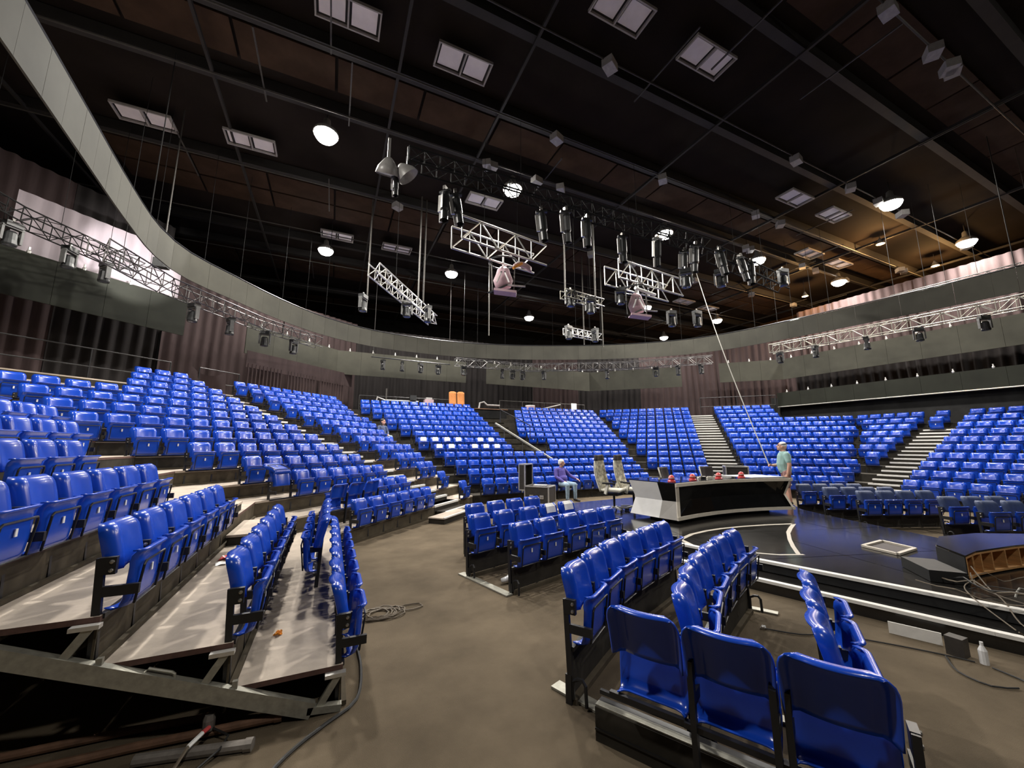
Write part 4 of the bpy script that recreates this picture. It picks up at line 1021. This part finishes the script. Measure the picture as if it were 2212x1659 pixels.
m = MB(); m.lathe([(.28, -.04), (0, -.02)], n=18, M=Matrix.Rotation(.5, 3, 'X')); m.build('diffuser', M['fix_grey'], t, (0, 0, 0)); m = MB(); m.bar((0, 0, .3), (0, 0, .95), .07, .07); m.build('hanger', M['alu'], t, (0, 0, 0))
t = thing('scoop_light', 'tilted grey scoop light right of the first scoop', 'stage light', at(880, 378, 8.7))
m = MB(); m.lathe([(.05, .30), (.12, .24), (.24, .08), (.28, -.06)], n=18, M=Matrix.Rotation(-.7, 3, 'Y'), capend=False); m.build('bowl', M['fix_grey'], t, (0, 0, 0), smooth=True); m = MB(); m.bar((0, 0, .2), (0, 0, .8), .05, .05); m.build('hanger', M['fix'], t, (0, 0, 0))
profile(at(855, 385, 8.6), 'short profile spotlight between the two scoop lights', s=.6)
k = 0
LF = [(785, 655, 7.3), (880, 668, 7.2), (925, 680, 7.1), (1232, 645, 7.5), (1275, 660, 7.3), (1228, 722, 7.3), (1285, 728, 7.2), (1690, 600, 8.2), (1555, 600, 7.9), (1480, 600, 7.6), (1505, 690, 7.0), (1340, 640, 7.6), (1450, 690, 7.1)]
wl = ['by the angled left truss', 'under the angled left truss middle', 'at the low end of the angled left truss', 'on the small centre truss, left', 'on the small centre truss, right', 'on the far small truss, left', 'on the far small truss, right',
      'at the right end of the dark truss', 'under the dark truss middle', 'left of the dark truss', 'above the ring near the striped stairs', 'below the white truss, left', 'low above the far ring']
for (px, py, z), l in zip(LF, wl): fixture(at(px, py-18, z+.3), 'black moving head light '+l)
def along(pts, f):
    q = f*(len(pts)-1); i = min(int(q), len(pts)-2); g = q-i; return [pts[i][j]+(pts[i+1][j]-pts[i][j])*g for j in range(3)]
FARR = [(6.0, 20.6, 6.55), (10.2, 20.2, 6.5), (15.0, 17.4, 6.5), (18.4, 14.0, 6.5)]; LFR = [(-8.2, 10.4, 7.6), (-7.4, 13.0, 7.5), (-5.9, 15.4, 7.4)]; LF2 = [(-5.3, 11.8, 6.55), (-4.7, 14.0, 6.55), (-2.8, 16.9, 6.5), (-.8, 19.1, 6.5)]
RTR = [(19.4, 11.5, 6.6), (20.0, 8.0, 6.6), (20.4, 4.5, 6.6)]
for i, f in enumerate((.04, .22, .27, .32, .40, .62, .80, .88, .96)):
    p = along(FARR, f); fixture((p[0], p[1], p[2]-.22), f'black moving head light under the far ring, {ORD[i]} from the left', .8)
pr = MB(); pr.tube([(1.6, 21.0, 6.5), (5.9, 21.2, 6.5)], .03, 6); tag(pr.build('lighting_bar', M['fix'], None, (3.7, 21.1, 6.5)), 'dark lighting bar with four lamps under the ring, left of centre', 'bar')
for x in (1.7, 5.8):
    m = MB(); m.tube([(x, 21.1, 6.5), (x, 21.1, CEIL-.4)], .012, 5); tag(m.build('drop_wire', M['beam'], None, (x, 21.1, 6.5)), f'thin wire holding the dark lighting bar, {"left" if x < 3 else "right"}', 'wire')
for i, x in enumerate((2.2, 3.2, 4.2, 5.2)): fixture((x, 21.0+.05*(x-1.6), 6.40), f'black moving head light on the dark bar, {ORD[i]} from the left', .8)
for i, f in enumerate((.35, .5, .7, .85)):
    p = along(LFR, f); fixture((p[0], p[1], p[2]-.22), f'black moving head light on the upper left truss, {ORD[i]} from the near end', .9)
for i, f in enumerate((.42, .55, .70, .85)):
    p = along(LF2, f); fixture((p[0], p[1], p[2]-.22), f'black moving head light on the left ring truss, {ORD[i]} from the near end', .9)
for i, f in enumerate((.05, .25, .5, .72, .95)):
    p = along(RTR, f); fixture((p[0], p[1], p[2]-.22), f'black moving head light under the right ring, {ORD[i]} from the left', .8)
# pink shell rigs hanging below the white trusses
def pink_rig(c, label, s=1.0, var=0):
    t = thing('winch_rig', label, 'hanging rig', c, -YAW); L = (0, 0, 0)
    m = MB(); m.tube([(.48*math.cos(a), .48*math.sin(a), .55) for a in [2*math.pi*i/20 for i in range(20)]], .03, 6, closed=True); m.build('ring', M['fix'], t, L)
    m = MB(); m.lathe([(0, -.42), (.26, -.36), (.34, -.10), (.25, .12), (.20, .30), (.10, .40), (0, .42)], n=16, M=Matrix.Scale(.45, 3, (0, 1, 0))); m.build('shell', M['pink'], t, L, smooth=True)
    for sx in (-1, 1):
        m = MB(); m.bar((sx*.06, -.18, .10), (sx*.20, -.22, -.26), .05, .04); m.build('strap', M['paper'], t, L)
        m = MB(); m.lathe([(.035, 0), (.0, .02)], (sx*.06, -.17, .13), 8, M=Matrix.Rotation(math.pi/2, 3, 'X')); m.build('eyelet', M['black'], t, L)
        m = MB(); m.tube([(sx*.40, 0, .55), (sx*.36, 0, -.45)], .025, 6); m.build('side_rod', M['pipe'], t, L)
    m = MB(); m.bar((-.5, -.2, -.62), (.15, -.1, -.30), .05, .05); m.build('brace', M['fix'], t, L)
    m = MB(); m.bar((.1, -.1, -.30), (.75, -.1, -.36), .05, .05); m.build('brace', M['fix_grey'], t, L)
    m = MB(); m.grid(lambda u, v: V(-.30+.75*u, -.30+.4*v, -.48-.10*u), 4, 4, .08); m.build('tray', M['pink'], t, L)
    m = MB(); m.tube([(0, 0, .40), (0, 0, .95)], .04, 6); m.build('stem', M['fix_grey'], t, L)
pink_rig(at(1087, 600, 7.55), 'pale pink shelled rig hanging below the centre white truss')
pink_rig(at(1375, 655, 7.35), 'pale pink shelled rig hanging below the right white truss')
m = MB(); a_ = Vector(at(1372, 622, 7.75)); b_ = Vector(at(1415, 637, 7.75)); m.tube([a_, b_], .06, 8); tag(m.build('white_tube', M['paper'], None, tuple(a_)), 'white tube jutting from the right pink rig', 'tube')
t = thing('folded_umbrella_prop', 'small pink and yellow folded prop beside the centre rig', 'prop', at(1130, 578, 7.6))
m = MB(); m.grid(lambda u, v: V((u-.5)*.62, 0, .12*math.sin(u*math.pi)+.16*(v-.5)), 8, 3, .10); m.build('cover', M['pink'], t, (0, 0, 0), smooth=True); m = MB(); m.bar((-.36, -.02, -.10), (-.05, -.02, .12), .10, .07); m.build('band', M['orange'], t, (0, 0, 0))
# drop poles above the rigs
for i, (px, y0, y1, z) in enumerate(((903, 590, 650, 7.4), (914, 600, 655, 7.4), (791, 620, 675, 7.0), (1056, 665, 725, 6.9), (1262, 655, 745, 7.0), (1303, 665, 750, 6.9), (1221, 560, 640, 7.7), (1286, 560, 640, 7.7))):
    p0 = at(px, y1, z); m = MB(); m.tube([p0, (p0[0], p0[1], CEIL-.5)], .03, 6); tag(m.build('drop_pole', M['pipe'], None, p0), f'thin vertical drop pole over the centre, {ORD[i]} of eight', 'pole', 'vertical drop poles')
# flood lamp washing the left drape
t = thing('flood_lamp', 'bright flood lamp lighting the upper left drape', 'lamp', (-4.85, 13.9, 7.15))
m = MB(); m.box((0, 0, 0), (.34, .24, .26)); m.build('housing', M['fix'], t, (0, 0, 0)); m = MB(); m.box((-.04, .125, 0), (.22, .01, .2)); m.build('lamp_face', M['lamp_face'], t, (0, 0, 0))
m = MB(); m.tube([(0, 0, .15), (0, 0, CEIL-7.15)], .02, 6); m.build('drop_rod', M['pipe'], t, (0, 0, 0))
Ls = bpy.data.lights.new('flood_light', 'SPOT'); Ls.energy = 1100; Ls.spot_size = 1.0; Ls.spot_blend = .5; Ls.color = (1, .96, .95); Ls.shadow_soft_size = .08
lo = link('flood_light', Ls, t, (-.06, .18, 0)); lo.rotation_euler = (Vector((-6.5, 16.4, 7.75))-Vector((-4.91, 14.08, 7.15))).to_track_quat('-Z', 'Y').to_euler()

# ================================================================ PEOPLE
class Body:
    """tapered capsules and ellipsoids fused by a voxel remesh into one continuous skin"""
    def __init__(s): s.caps = []; s.mats = []
    def cap(s, a, b_, ra, rb, m): s.caps.append(('c', Vector(a), Vector(b_), ra, rb, m))
    def chain(s, pts, rs, m):
        for i in range(len(pts)-1): s.cap(pts[i], pts[i+1], rs[i], rs[i+1], m)
    def ell(s, c, r, m, R=None): s.caps.append(('e', Vector(c), Vector(r), R or Matrix.Identity(3), None, m))
    def build(s, name, parent, matlist, voxel=.011, smooth=4):
        mb = MB()
        for q in s.caps:
            if q[0] == 'c':
                _, a, b_, ra, rb, m = q; d = b_-a; L = max(d.length, 1e-5); d = d/L; x = d.orthogonal().normalized(); y = d.cross(x)
                Mx = Matrix((x, y, d)).transposed(); prof = [(0, -ra)]+[(ra*math.sin(t), -ra*math.cos(t)) for t in (.5, 1.0, 1.5)]+[(rb*math.sin(t), L-rb*math.cos(t)) for t in (1.64, 2.14, 2.64)]+[(0, L+rb)]
                prof = [(max(r, 1e-4), z) for r, z in prof]; mb.lathe(prof, a, 12, M=Mx)
            else:
                _, c, r, R, _, m = q; S3 = R@Matrix.Diagonal(r); mb.lathe([(max(math.sin(t), 1e-3), -math.cos(t)) for t in [i*math.pi/8 for i in range(9)]], c, 14, M=S3)
        me_ = mb.mesh(name+'_raw', M['skin']); ob = bpy.data.objects.new('tmp', me_); COL.objects.link(ob)
        rm = ob.modifiers.new('r', 'REMESH'); rm.mode = 'VOXEL'; rm.voxel_size = voxel
        sm = ob.modifiers.new('s', 'SMOOTH'); sm.iterations = smooth; sm.factor = .5
        dg = bpy.context.evaluated_depsgraph_get(); ev = ob.evaluated_get(dg); fin = bpy.data.meshes.new_from_object(ev); fin.name = name
        bpy.data.objects.remove(ob); bpy.data.meshes.remove(me_)
        fin.materials.clear()
        for m in matlist: fin.materials.append(M[m])
        nP = len(fin.polygons); cen = np.empty(nP*3); fin.polygons.foreach_get('center', cen); cen = cen.reshape(-1, 3)
        best = np.full(nP, 1e9); idx = np.zeros(nP, int)
        for q in s.caps:
            if q[0] == 'c':
                a = np.array(q[1]); b_ = np.array(q[2]); ab = b_-a; t = np.clip(((cen-a)@ab)/max(ab@ab, 1e-9), 0, 1)
                dist = np.linalg.norm(cen-(a+t[:, None]*ab), axis=1)-(q[3]*(1-t)+q[4]*t); m = q[5]
            else:
                R = np.array(q[3]); l = (cen-np.array(q[1]))@R; r = np.array(q[2]); k0 = np.linalg.norm(l/r, axis=1); dist = (k0-1)*r.min(); m = q[5]
            w_ = dist < best; best[w_] = dist[w_]; idx[w_] = matlist.index(m)
        fin.polygons.foreach_set('material_index', idx.tolist()); fin.polygons.foreach_set('use_smooth', [True]*nP)
        return link(name, fin, parent)
def hand(B, wrist, direction, palm_n, side, curl, m='skin', s=1.0):
    w_ = Vector(wrist); d = Vector(direction).normalized(); n = Vector(palm_n).normalized(); lat = d.cross(n).normalized()*side
    pal = w_+d*.075*s; B.cap(w_, pal, .026*s, .030*s, m); 
    for i, (o, L) in enumerate(((-.030, .068), (-.010, .080), (.010, .076), (.029, .060))):
        p = w_+d*.078*s+lat*o*s; q = p+(d*math.cos(curl)+n*math.sin(curl))*L*.55*s; r = q+(d*math.cos(curl*2.2)+n*math.sin(curl*2.2))*L*.5*s
        B.cap(w_+d*.04*s+lat*o*.8*s, p, .012*s, .0105*s, m); B.chain([p, q, r], [.0105*s, .0098*s, .0085*s], m)
    p = w_+d*.02*s-lat*.026*s; q = p+(d*.7-lat*.6+n*.3).normalized()*.045*s; r = q+(d*.9+n*.5).normalized()*.034*s
    B.chain([p, q, r], [.013*s, .0115*s, .0095*s], m)
def head(B, c, face, s=1.0, hair='hair_white', cap_=None, long_=False):
    c = Vector(c); f = Vector(face).normalized(); up_ = V(0, 0, 1); up_ = (up_-f*up_.dot(f)).normalized(); l = up_.cross(f); R = Matrix((l, f, up_)).transposed()
    def at_(x, y, z): return c+(l*x+f*y+up_*z)*s
    B.ell(at_(0, -.012, .03), (.078*s, .098*s, .095*s), 'skin', R); B.ell(at_(0, .018, -.045), (.060*s, .074*s, .075*s), 'skin', R)
    B.ell(at_(0, .050, -.095), (.030*s, .030*s, .024*s), 'skin', R)                                      # chin
    B.cap(at_(0, .086, .010), at_(0, .108, -.028), .010*s, .017*s, 'skin')                              # nose
    for sx in (-1, 1): B.ell(at_(sx*.080, -.010, -.012), (.013*s, .024*s, .034*s), 'skin', R)            # ears
    h = cap_ or hair
    B.ell(at_(0, -.026, .052), (.086*s, .100*s, .088*s), h, R); B.ell(at_(0, -.065, -.005), (.080*s, .060*s, .075*s), hair, R)
    if long_: B.ell(at_(0, -.05, -.10), (.085*s, .06*s, .12*s), hair, R)
    return at_
def face_parts(parent, at_, f, s=1.0, brow='hair_white', mouth=True):
    for sx in (-1, 1):
        m = MB(); m.lathe([(.0001, -.011*s), (.008*s, -.008*s), (.011*s, 0), (.008*s, .008*s), (.0001, .011*s)], at_(sx*.032, .082, .012), 8); m.build('eye', M['shoe'], parent, (0, 0, 0), smooth=True)
        m = MB(); m.tube([at_(sx*.018, .088, .034), at_(sx*.032, .089, .040), at_(sx*.050, .080, .034)], .005*s, 5); m.build('eyebrow', M[brow], parent, (0, 0, 0))
    m = MB(); m.tube([at_(-.024, .080, -.062), at_(0, .090, -.060), at_(.024, .080, -.062)], .005*s, 5); m.build('mouth', M['shorts'], parent, (0, 0, 0))

# seated man (local frame: facing -Y, seat at origin height .46)
sm_ = thing('person', 'white haired man in purple jumper and pale jeans sitting in the front row', 'person', (7.62, 12.10, 0), 0.12)
B = Body()
pel = V(0, .02, .56); ch = V(0, .17, .92); nk = V(.01, .17, 1.13)
B.ell((0, .02, .56), (.19, .15, .12), 'jeans'); B.chain([(0, .05, .62), (0, .11, .78), (0, .16, .98)], [.165, .178, .165], 'jumper'); B.ell((0, .05, .74), (.185, .165, .15), 'jumper')
B.cap((-.15, .17, 1.03), (.15, .17, 1.03), .085, .085, 'jumper'); B.cap((0, .16, 1.08), (.01, .135, 1.18), .062, .058, 'skin'); B.cap((0, .165, 1.05), (0, .16, 1.10), .085, .075, 'jumper')
at1 = head(B, (.02, .11, 1.285), (.62, -.78, .0), 1.06, 'hair_white')
for sx in (-1, 1):
    hx = sx*.10; kx = sx*.17
    B.chain([(hx, -.02, .56), (kx, -.40, .56)], [.105, .078], 'jeans'); B.chain([(kx, -.41, .55), (kx*1.02, -.41, .12)], [.078, .058], 'jeans')
    B.chain([(kx*1.02, -.38, .06), (kx*1.1, -.52, .045), (kx*1.15, -.60, .035)], [.052, .046, .038], 'shoe')
# right (viewer's left) arm resting on thigh, left arm along a seat edge
B.chain([(-.20, .17, 1.03), (-.27, .08, .80), (-.15, -.16, .66)], [.078, .064, .050], 'jumper'); hand(B, (-.14, -.18, .655), (.75, -.60, -.25), (0, -.3, -1), 1, .35)
B.chain([(.20, .17, 1.03), (.35, .09, .84), (.47, -.10, .73)], [.078, .064, .050], 'jumper'); hand(B, (.48, -.12, .725), (.55, -.75, -.35), (.2, -.2, -1), -1, .5)
B.build('body', sm_, ['skin', 'jumper', 'jeans', 'shoe', 'hair_white']); face_parts(sm_, at1, None, 1.06, 'hair_white')
# standing man, seen from his left side, holding a line
sd = thing('person', 'man in teal T-shirt and white bandana standing behind the desk, holding a line', 'person', (11.52, 6.80, STZ), math.radians(-138))
B = Body(); k_ = .955
def S(x, y, z): return (x*k_, y*k_, z*k_)
B.ell(S(0, .01, .93), (.175, .135, .12), 'shorts'); B.chain([S(0, .0, 1.0), S(0, -.02, 1.15), S(0, .01, 1.36)], [.160, .172, .165], 'tee'); B.ell(S(0, -.03, 1.12), (.165, .145, .16), 'tee')
B.cap(S(-.17, .03, 1.42), S(.17, .03, 1.42), .078, .078, 'tee'); B.cap(S(0, .02, 1.46), S(0, -.01, 1.55), .066, .060, 'skin')
at2 = head(B, S(0, -.035, 1.655), (0, -.96, .28), 1.04, 'skin', 'cap')
for sx in (-1, 1):
    hx = sx*.095
    B.chain([S(hx, .01, .90), S(hx*1.1, -.01, .55)], [.105, .088], 'shorts'); B.chain([S(hx*1.1, -.01, .52), S(hx*1.1, .03, .12)], [.062, .044], 'skin')
    B.chain([S(hx*1.1, .04, .06), S(hx*1.2, -.10, .045), S(hx*1.25, -.19, .035)], [.050, .044, .036], 'shoe')
B.chain([S(.21, .03, 1.42), S(.255, .05, 1.24)], [.080, .072], 'tee'); B.chain([S(.255, .05, 1.24), S(.28, .06, 1.13), S(.27, .0, .88)], [.056, .050, .036], 'skin'); hand(B, S(.27, -.01, .86), (0, -.35, -.9), (-1, 0, 0), 1, .45)
B.chain([S(-.21, .03, 1.42), S(-.25, .0, 1.24)], [.080, .072], 'tee'); B.chain([S(-.25, .0, 1.24), S(-.25, -.04, 1.12), S(-.15, -.27, 1.10)], [.054, .050, .036], 'skin'); hand(B, S(-.15, -.29, 1.10), (.25, -.95, .05), (.6, .1, -.5), -1, 1.0)
B.build('body', sd, ['skin', 'tee', 'shorts', 'shoe', 'cap']); face_parts(sd, at2, None, 1.04, 'hair_dark')
m = MB(); m.lathe([(.094, -.012), (.097, 0), (.094, .012)], at2(0, -.02, .062), 20, M=Matrix.Rotation(.25, 3, 'X')@Matrix.Diagonal((.92, 1.08, 1)), capend=False); m.build('bandana_band', M['shoe'], sd, (0, 0, 0))
# woman far up in the tiers
wm = thing('person', 'dark haired woman sitting far up at the corner of the left tiers', 'person', (1.88, 16.40, 6*R_), .45)
B = Body()
B.ell((0, 0, .54), (.16, .13, .10), 'jeans'); B.chain([(0, .03, .60), (0, .10, .88)], [.14, .13], 'navy'); B.cap((-.12, .11, .94), (.12, .11, .94), .07, .07, 'navy'); B.cap((0, .10, .98), (0, .09, 1.06), .05, .048, 'skin')
at3 = head(B, (0, .07, 1.15), (.5, -.86, 0), 1.0, 'hair_dark', None, True)
for sx in (-1, 1):
    B.chain([(sx*.08, 0, .54), (sx*.12, -.36, .54), (sx*.12, -.38, .10)], [.085, .065, .045], 'jeans'); B.chain([(sx*.12, -.36, .05), (sx*.13, -.52, .04)], [.042, .034], 'shoe')
    B.chain([(sx*.17, .11, .94), (sx*.22, .02, .72), (sx*.10, -.16, .63)], [.055, .046, .034], 'navy'); hand(B, (sx*.09, -.18, .63), (-sx*.3, -.9, -.1), (0, 0, -1), sx, .3, s=.9)
B.build('body', wm, ['skin', 'navy', 'jeans', 'shoe', 'hair_dark'], .014); face_parts(wm, at3, None, 1.0, 'hair_dark')
# the line he holds
hp_ = sd.matrix_basis@Vector(S(-.09, -.37, 1.09))
m = MB(); p1 = Vector(hp_); p2 = Vector((16.9, 13.6, 11.9)); m.tube([p1.lerp(p2, i/14)-V(0, 0, .5*math.sin(i/14*math.pi)) for i in range(15)], .016, 5)
tag(m.build('rope', M['rope'], None, tuple(p1)), 'long thin rope running from the standing man up to the roof', 'rope')

# ================================================================ SMALL THINGS
def wob(pts, n=6, a=.02):
    q = catmull([(*p,) if len(p) == 3 else (p[0], p[1], .012) for p in pts], .08); return q
def coil(c, r, turns, label, mt, rad=.008, squash=.5, ang=0.0):
    pts = []
    for i in range(int(turns*22)):
        a = i*2*math.pi/22; rr = r*(.55+.45*abs(math.sin(i*.11+1)))*(1+.12*math.sin(i*.37)); x, y = rr*math.cos(a), rr*squash*math.sin(a)
        pts.append((c[0]+x*math.cos(ang)-y*math.sin(ang)+.12*math.sin(i*.05), c[1]+x*math.sin(ang)+y*math.cos(ang), rad+.002+rad*1.6*(i % 3)*.5))
    m = MB(); m.tube(pts, rad, 5); return tag(m.build('cable_coil', M[mt], None, (*c, 0)), label, 'cable')
coil((.62, 4.95), .24, 6, 'loose beige cable coil on the floor beside the front left row', 'cable', .008, .7)
m = MB(); m.tube(wob([(.75, 4.95), (.92, 5.08), (1.1, 5.06), (1.12, 4.97), (.98, 4.92), (.85, 4.95)]), .007, 5); tag(m.build('cable_loop', M['cable'], None, (1, 5, 0)), 'single beige cable loop right of the coil', 'cable')
for i, (pts, r, l) in enumerate((([(.34, 4.4), (.36, 3.9), (.30, 3.45), (.10, 3.26), (-.08, 3.10), (-.22, 2.9), (-.3, 2.6)], .012, 'black cable trailing from the front left row to the frame bottom'),)):
    m = MB(); m.tube(wob(pts), r, 6); tag(m.build('floor_cable', M['cable_black'], None, (*pts[0], 0)), l, 'cable')
def pipe(pts, r, mt, label):
    m = MB(); m.tube(pts, r, 10); t = thing('floor_pipe', label, 'pipe', (pts[0][0], pts[0][1], 0)); m.build('tube', M[mt], t)
    d = (Vector(pts[-1])-Vector(pts[-2])).normalized(); m = MB(); m.tube([Vector(pts[-1])-d*.03, Vector(pts[-1])+d*.015], r*1.18, 10); m.build('collar', M[mt], t)
pipe([(-1.9, 3.50, .03), (-1.5, 3.52, .03), (-1.0, 3.50, .03), (-.62, 3.45, .04), (-.20, 3.42, .04)], .026, 'rust', 'rusty bent pipe lying along the near left platform')
pipe([(-1.9, 3.74, .03), (-1.5, 3.72, .03), (-1.1, 3.70, .03), (-.66, 3.64, .03)], .024, 'rust', 'second rusty pipe nearer the platform shadow')
pipe([(-.95, 3.36, .03), (-.34, 3.22, .03)], .032, 'greypipe', 'short grey pipe in front of the rusty pipes')
t = thing('hose_clamp', 'small swivel clamp with red and white cable on the rusty pipe', 'clamp', (-.62, 3.42, .05))
m = MB(); m.lathe([(.035, 0), (.035, .06), (.025, .09)], (-.61, 3.44, .06), 10); m.build('knob', M['greypipe'], t); m = MB(); m.tube([(-.60, 3.40, .09), (-.62, 3.34, .10)], .014, 6); m.build('red_sleeve', M['red'], t)
m = MB(); m.tube([(-.62, 3.34, .10), (-.67, 3.25, .09)], .013, 6); m.build('white_sleeve', M['paper'], t); m = MB(); m.tube([(-.67, 3.25, .09), (-.72, 3.12, .03), (-.76, 2.95, .015)], .010, 6); m.build('cable', M['cable'], t)
m = MB(); m.tube([(-.58, 3.42, .07), (-.48, 3.34, .05), (-.50, 3.22, .05), (-.62, 3.10, .02), (-.72, 3.0, .015)], .007, 5); m.build('loop', M['cable_black'], t)
# litter
def blob(p, s, mt, label, cat='litter'):
    m = MB()
    m.grid(lambda u, v: V((u-.5)*s[0]+.006*math.sin(v*9), (v-.5)*s[1], s[2]*(.5+.5*math.sin(u*5+v*4))), 5, 5, .002)
    o = link('litter', m.mesh('litter', M[mt]), None, p, random.random()*6); return tag(o, label, cat)
blob((-.31, 4.15, R_+.004), (.06, .05, .03), 'orange', 'crumpled orange wrapper on the lowest left platform')
blob((-1.05, 5.85, 2*R_+.004), (.14, .10, .03), 'red', 'crumpled red wrapper on the second left platform')
blob((-1.05, 5.62, 2*R_+.004), (.13, .10, .012), 'paper', 'folded white leaflet on the second left platform')
blob((3.90, 1.05, .004), (.10, .07, .02), 'orange', 'yellow orange scrap on the carpet at lower right')
blob((4.55, 2.35, .004), (.07, .04, .02), 'orange', 'orange scrap by the stage step cables')
blob((4.25, 2.90, .004), (.05, .04, .03), 'paper', 'tiny white scrap on the carpet before the stage step')
t = thing('plastic_cup', 'clear crumpled plastic cup under the centre floor block', 'cup', (2.28, 5.28, 0))
m = MB(); m.lathe([(.030, 0), (.042, .10), (.045, .105)], (2.28, 5.28, .045), 12, M=Matrix.Rotation(1.45, 3, 'Y'), capend=False); m.build('wall', M['cup'], t, smooth=True); m = MB(); m.lathe([(.046, .10), (.049, .106), (.046, .112)], (2.28, 5.28, .045), 12, M=Matrix.Rotation(1.45, 3, 'Y'), capend=False); m.build('rim', M['paper'], t)
# cables heaped by the stage at the right
for i in range(16):
    a = random.uniform(0, 6.28); c0 = (6.35+random.uniform(-.25, .7), 1.25+random.uniform(-.45, .45)); pts = []
    for j in range(9):
        a += random.uniform(-.9, .9); c0 = (c0[0]+.16*math.cos(a), c0[1]+.16*math.sin(a)); pts.append((c0[0], c0[1], STZ+.03+random.random()*.10))
    m = MB(); m.tube(catmull(pts, .07), random.choice((.004, .006, .008)), 5)
    tag(m.build('stage_cable', M[('cable', 'cable_black', 'cable', 'rope')[i % 4]], None, tuple(pts[0])), 'tangled cable in the heap at the right end of the stage steps', 'cable', 'cables heaped on the stage edge')
for i, pts in enumerate(([(6.95, 2.14, .42), (6.75, 2.05, .34), (6.55, 1.8, .32), (6.4, 1.5, .33)], [(6.93, 2.12, .50), (6.7, 1.95, .36), (6.35, 1.75, .33), (6.05, 1.55, .20), (6.0, 1.2, .17)], [(6.9, 2.1, .36), (6.6, 2.1, .33), (6.2, 1.9, .31), (5.95, 1.6, .19)])):
    m = MB(); m.tube(catmull(pts, .08), .006, 5); tag(m.build('stage_cable', M['cable'], None, tuple(pts[0])), f'beige cable running from the plywood unit, {ORD[i]} of three', 'cable')
for i, pts in enumerate(([(4.25, 2.88), (4.45, 2.65), (4.75, 2.5), (5.0, 2.2), (5.2, 1.9), (5.3, 1.7)], [(5.2, 1.85), (4.95, 1.7), (4.9, 1.5), (5.05, 1.4)], [(5.3, 1.6), (5.2, 1.35), (4.9, 1.2), (4.85, 1.0), (5.0, .8)])):
    m = MB(); m.tube(wob(pts), .007, 5); tag(m.build('floor_cable', M['cable_black'], None, (*pts[0], 0)), f'thin dark cable on the carpet before the stage, {ORD[i]} one', 'cable')
t = thing('black_road_box', 'small black box with bottle against the lower stage step', 'box', (5.36, 1.82, 0))
m = MB(); m.box((5.36, 1.82, .08), (.12, .12, .16)); m.build('body', M['case'], t); m = MB(); m.lathe([(.03, 0), (.03, .11), (.012, .15), (.012, .18)], (5.36, 1.66, .0), 10); m.build('bottle', M['cup'], t)
t = thing('floor_bracket', 'small black bracket foot on the carpet at lower right', 'bracket', (2.75, .78, 0))
m = MB(); m.box((2.75, .78, .06), (.05, .05, .12)); m.build('stem', M['black'], t); m = MB(); m.box((2.75, .78, .012), (.14, .10, .02)); m.build('foot', M['black'], t)
# lowered seat pan (left diagonal tier, third row)
u_, n_, _ = SEG['B']; best = None
for s in vis:
    if s['sec'] == 'S2' and s['row'] == 2:
        x, y, d = project((s['p'][0], s['p'][1], s['z']+.7))
        if best is None or abs(x-565) < best[0]: best = (abs(x-565), s)
o = seat_objs.get(id(best[1]))
if o is not None and len(o.children):
    for c in o.children:
        if c.name.startswith('seat_pan'): c.location = (0, -.27, .68); c.rotation_euler = (math.radians(-78), 0, 0)
    o['label'] = 'blue seat with its pan folded down in the left diagonal tier'

m = MB(); m.bar((6.05, 10.6, .02), (6.55, 9.75, .02), .30, .03); tag(m.build('floor_plank', M['inlay'], None, (6.3, 10.2, 0)), 'pale plank lying on the floor before the seated man', 'plank')
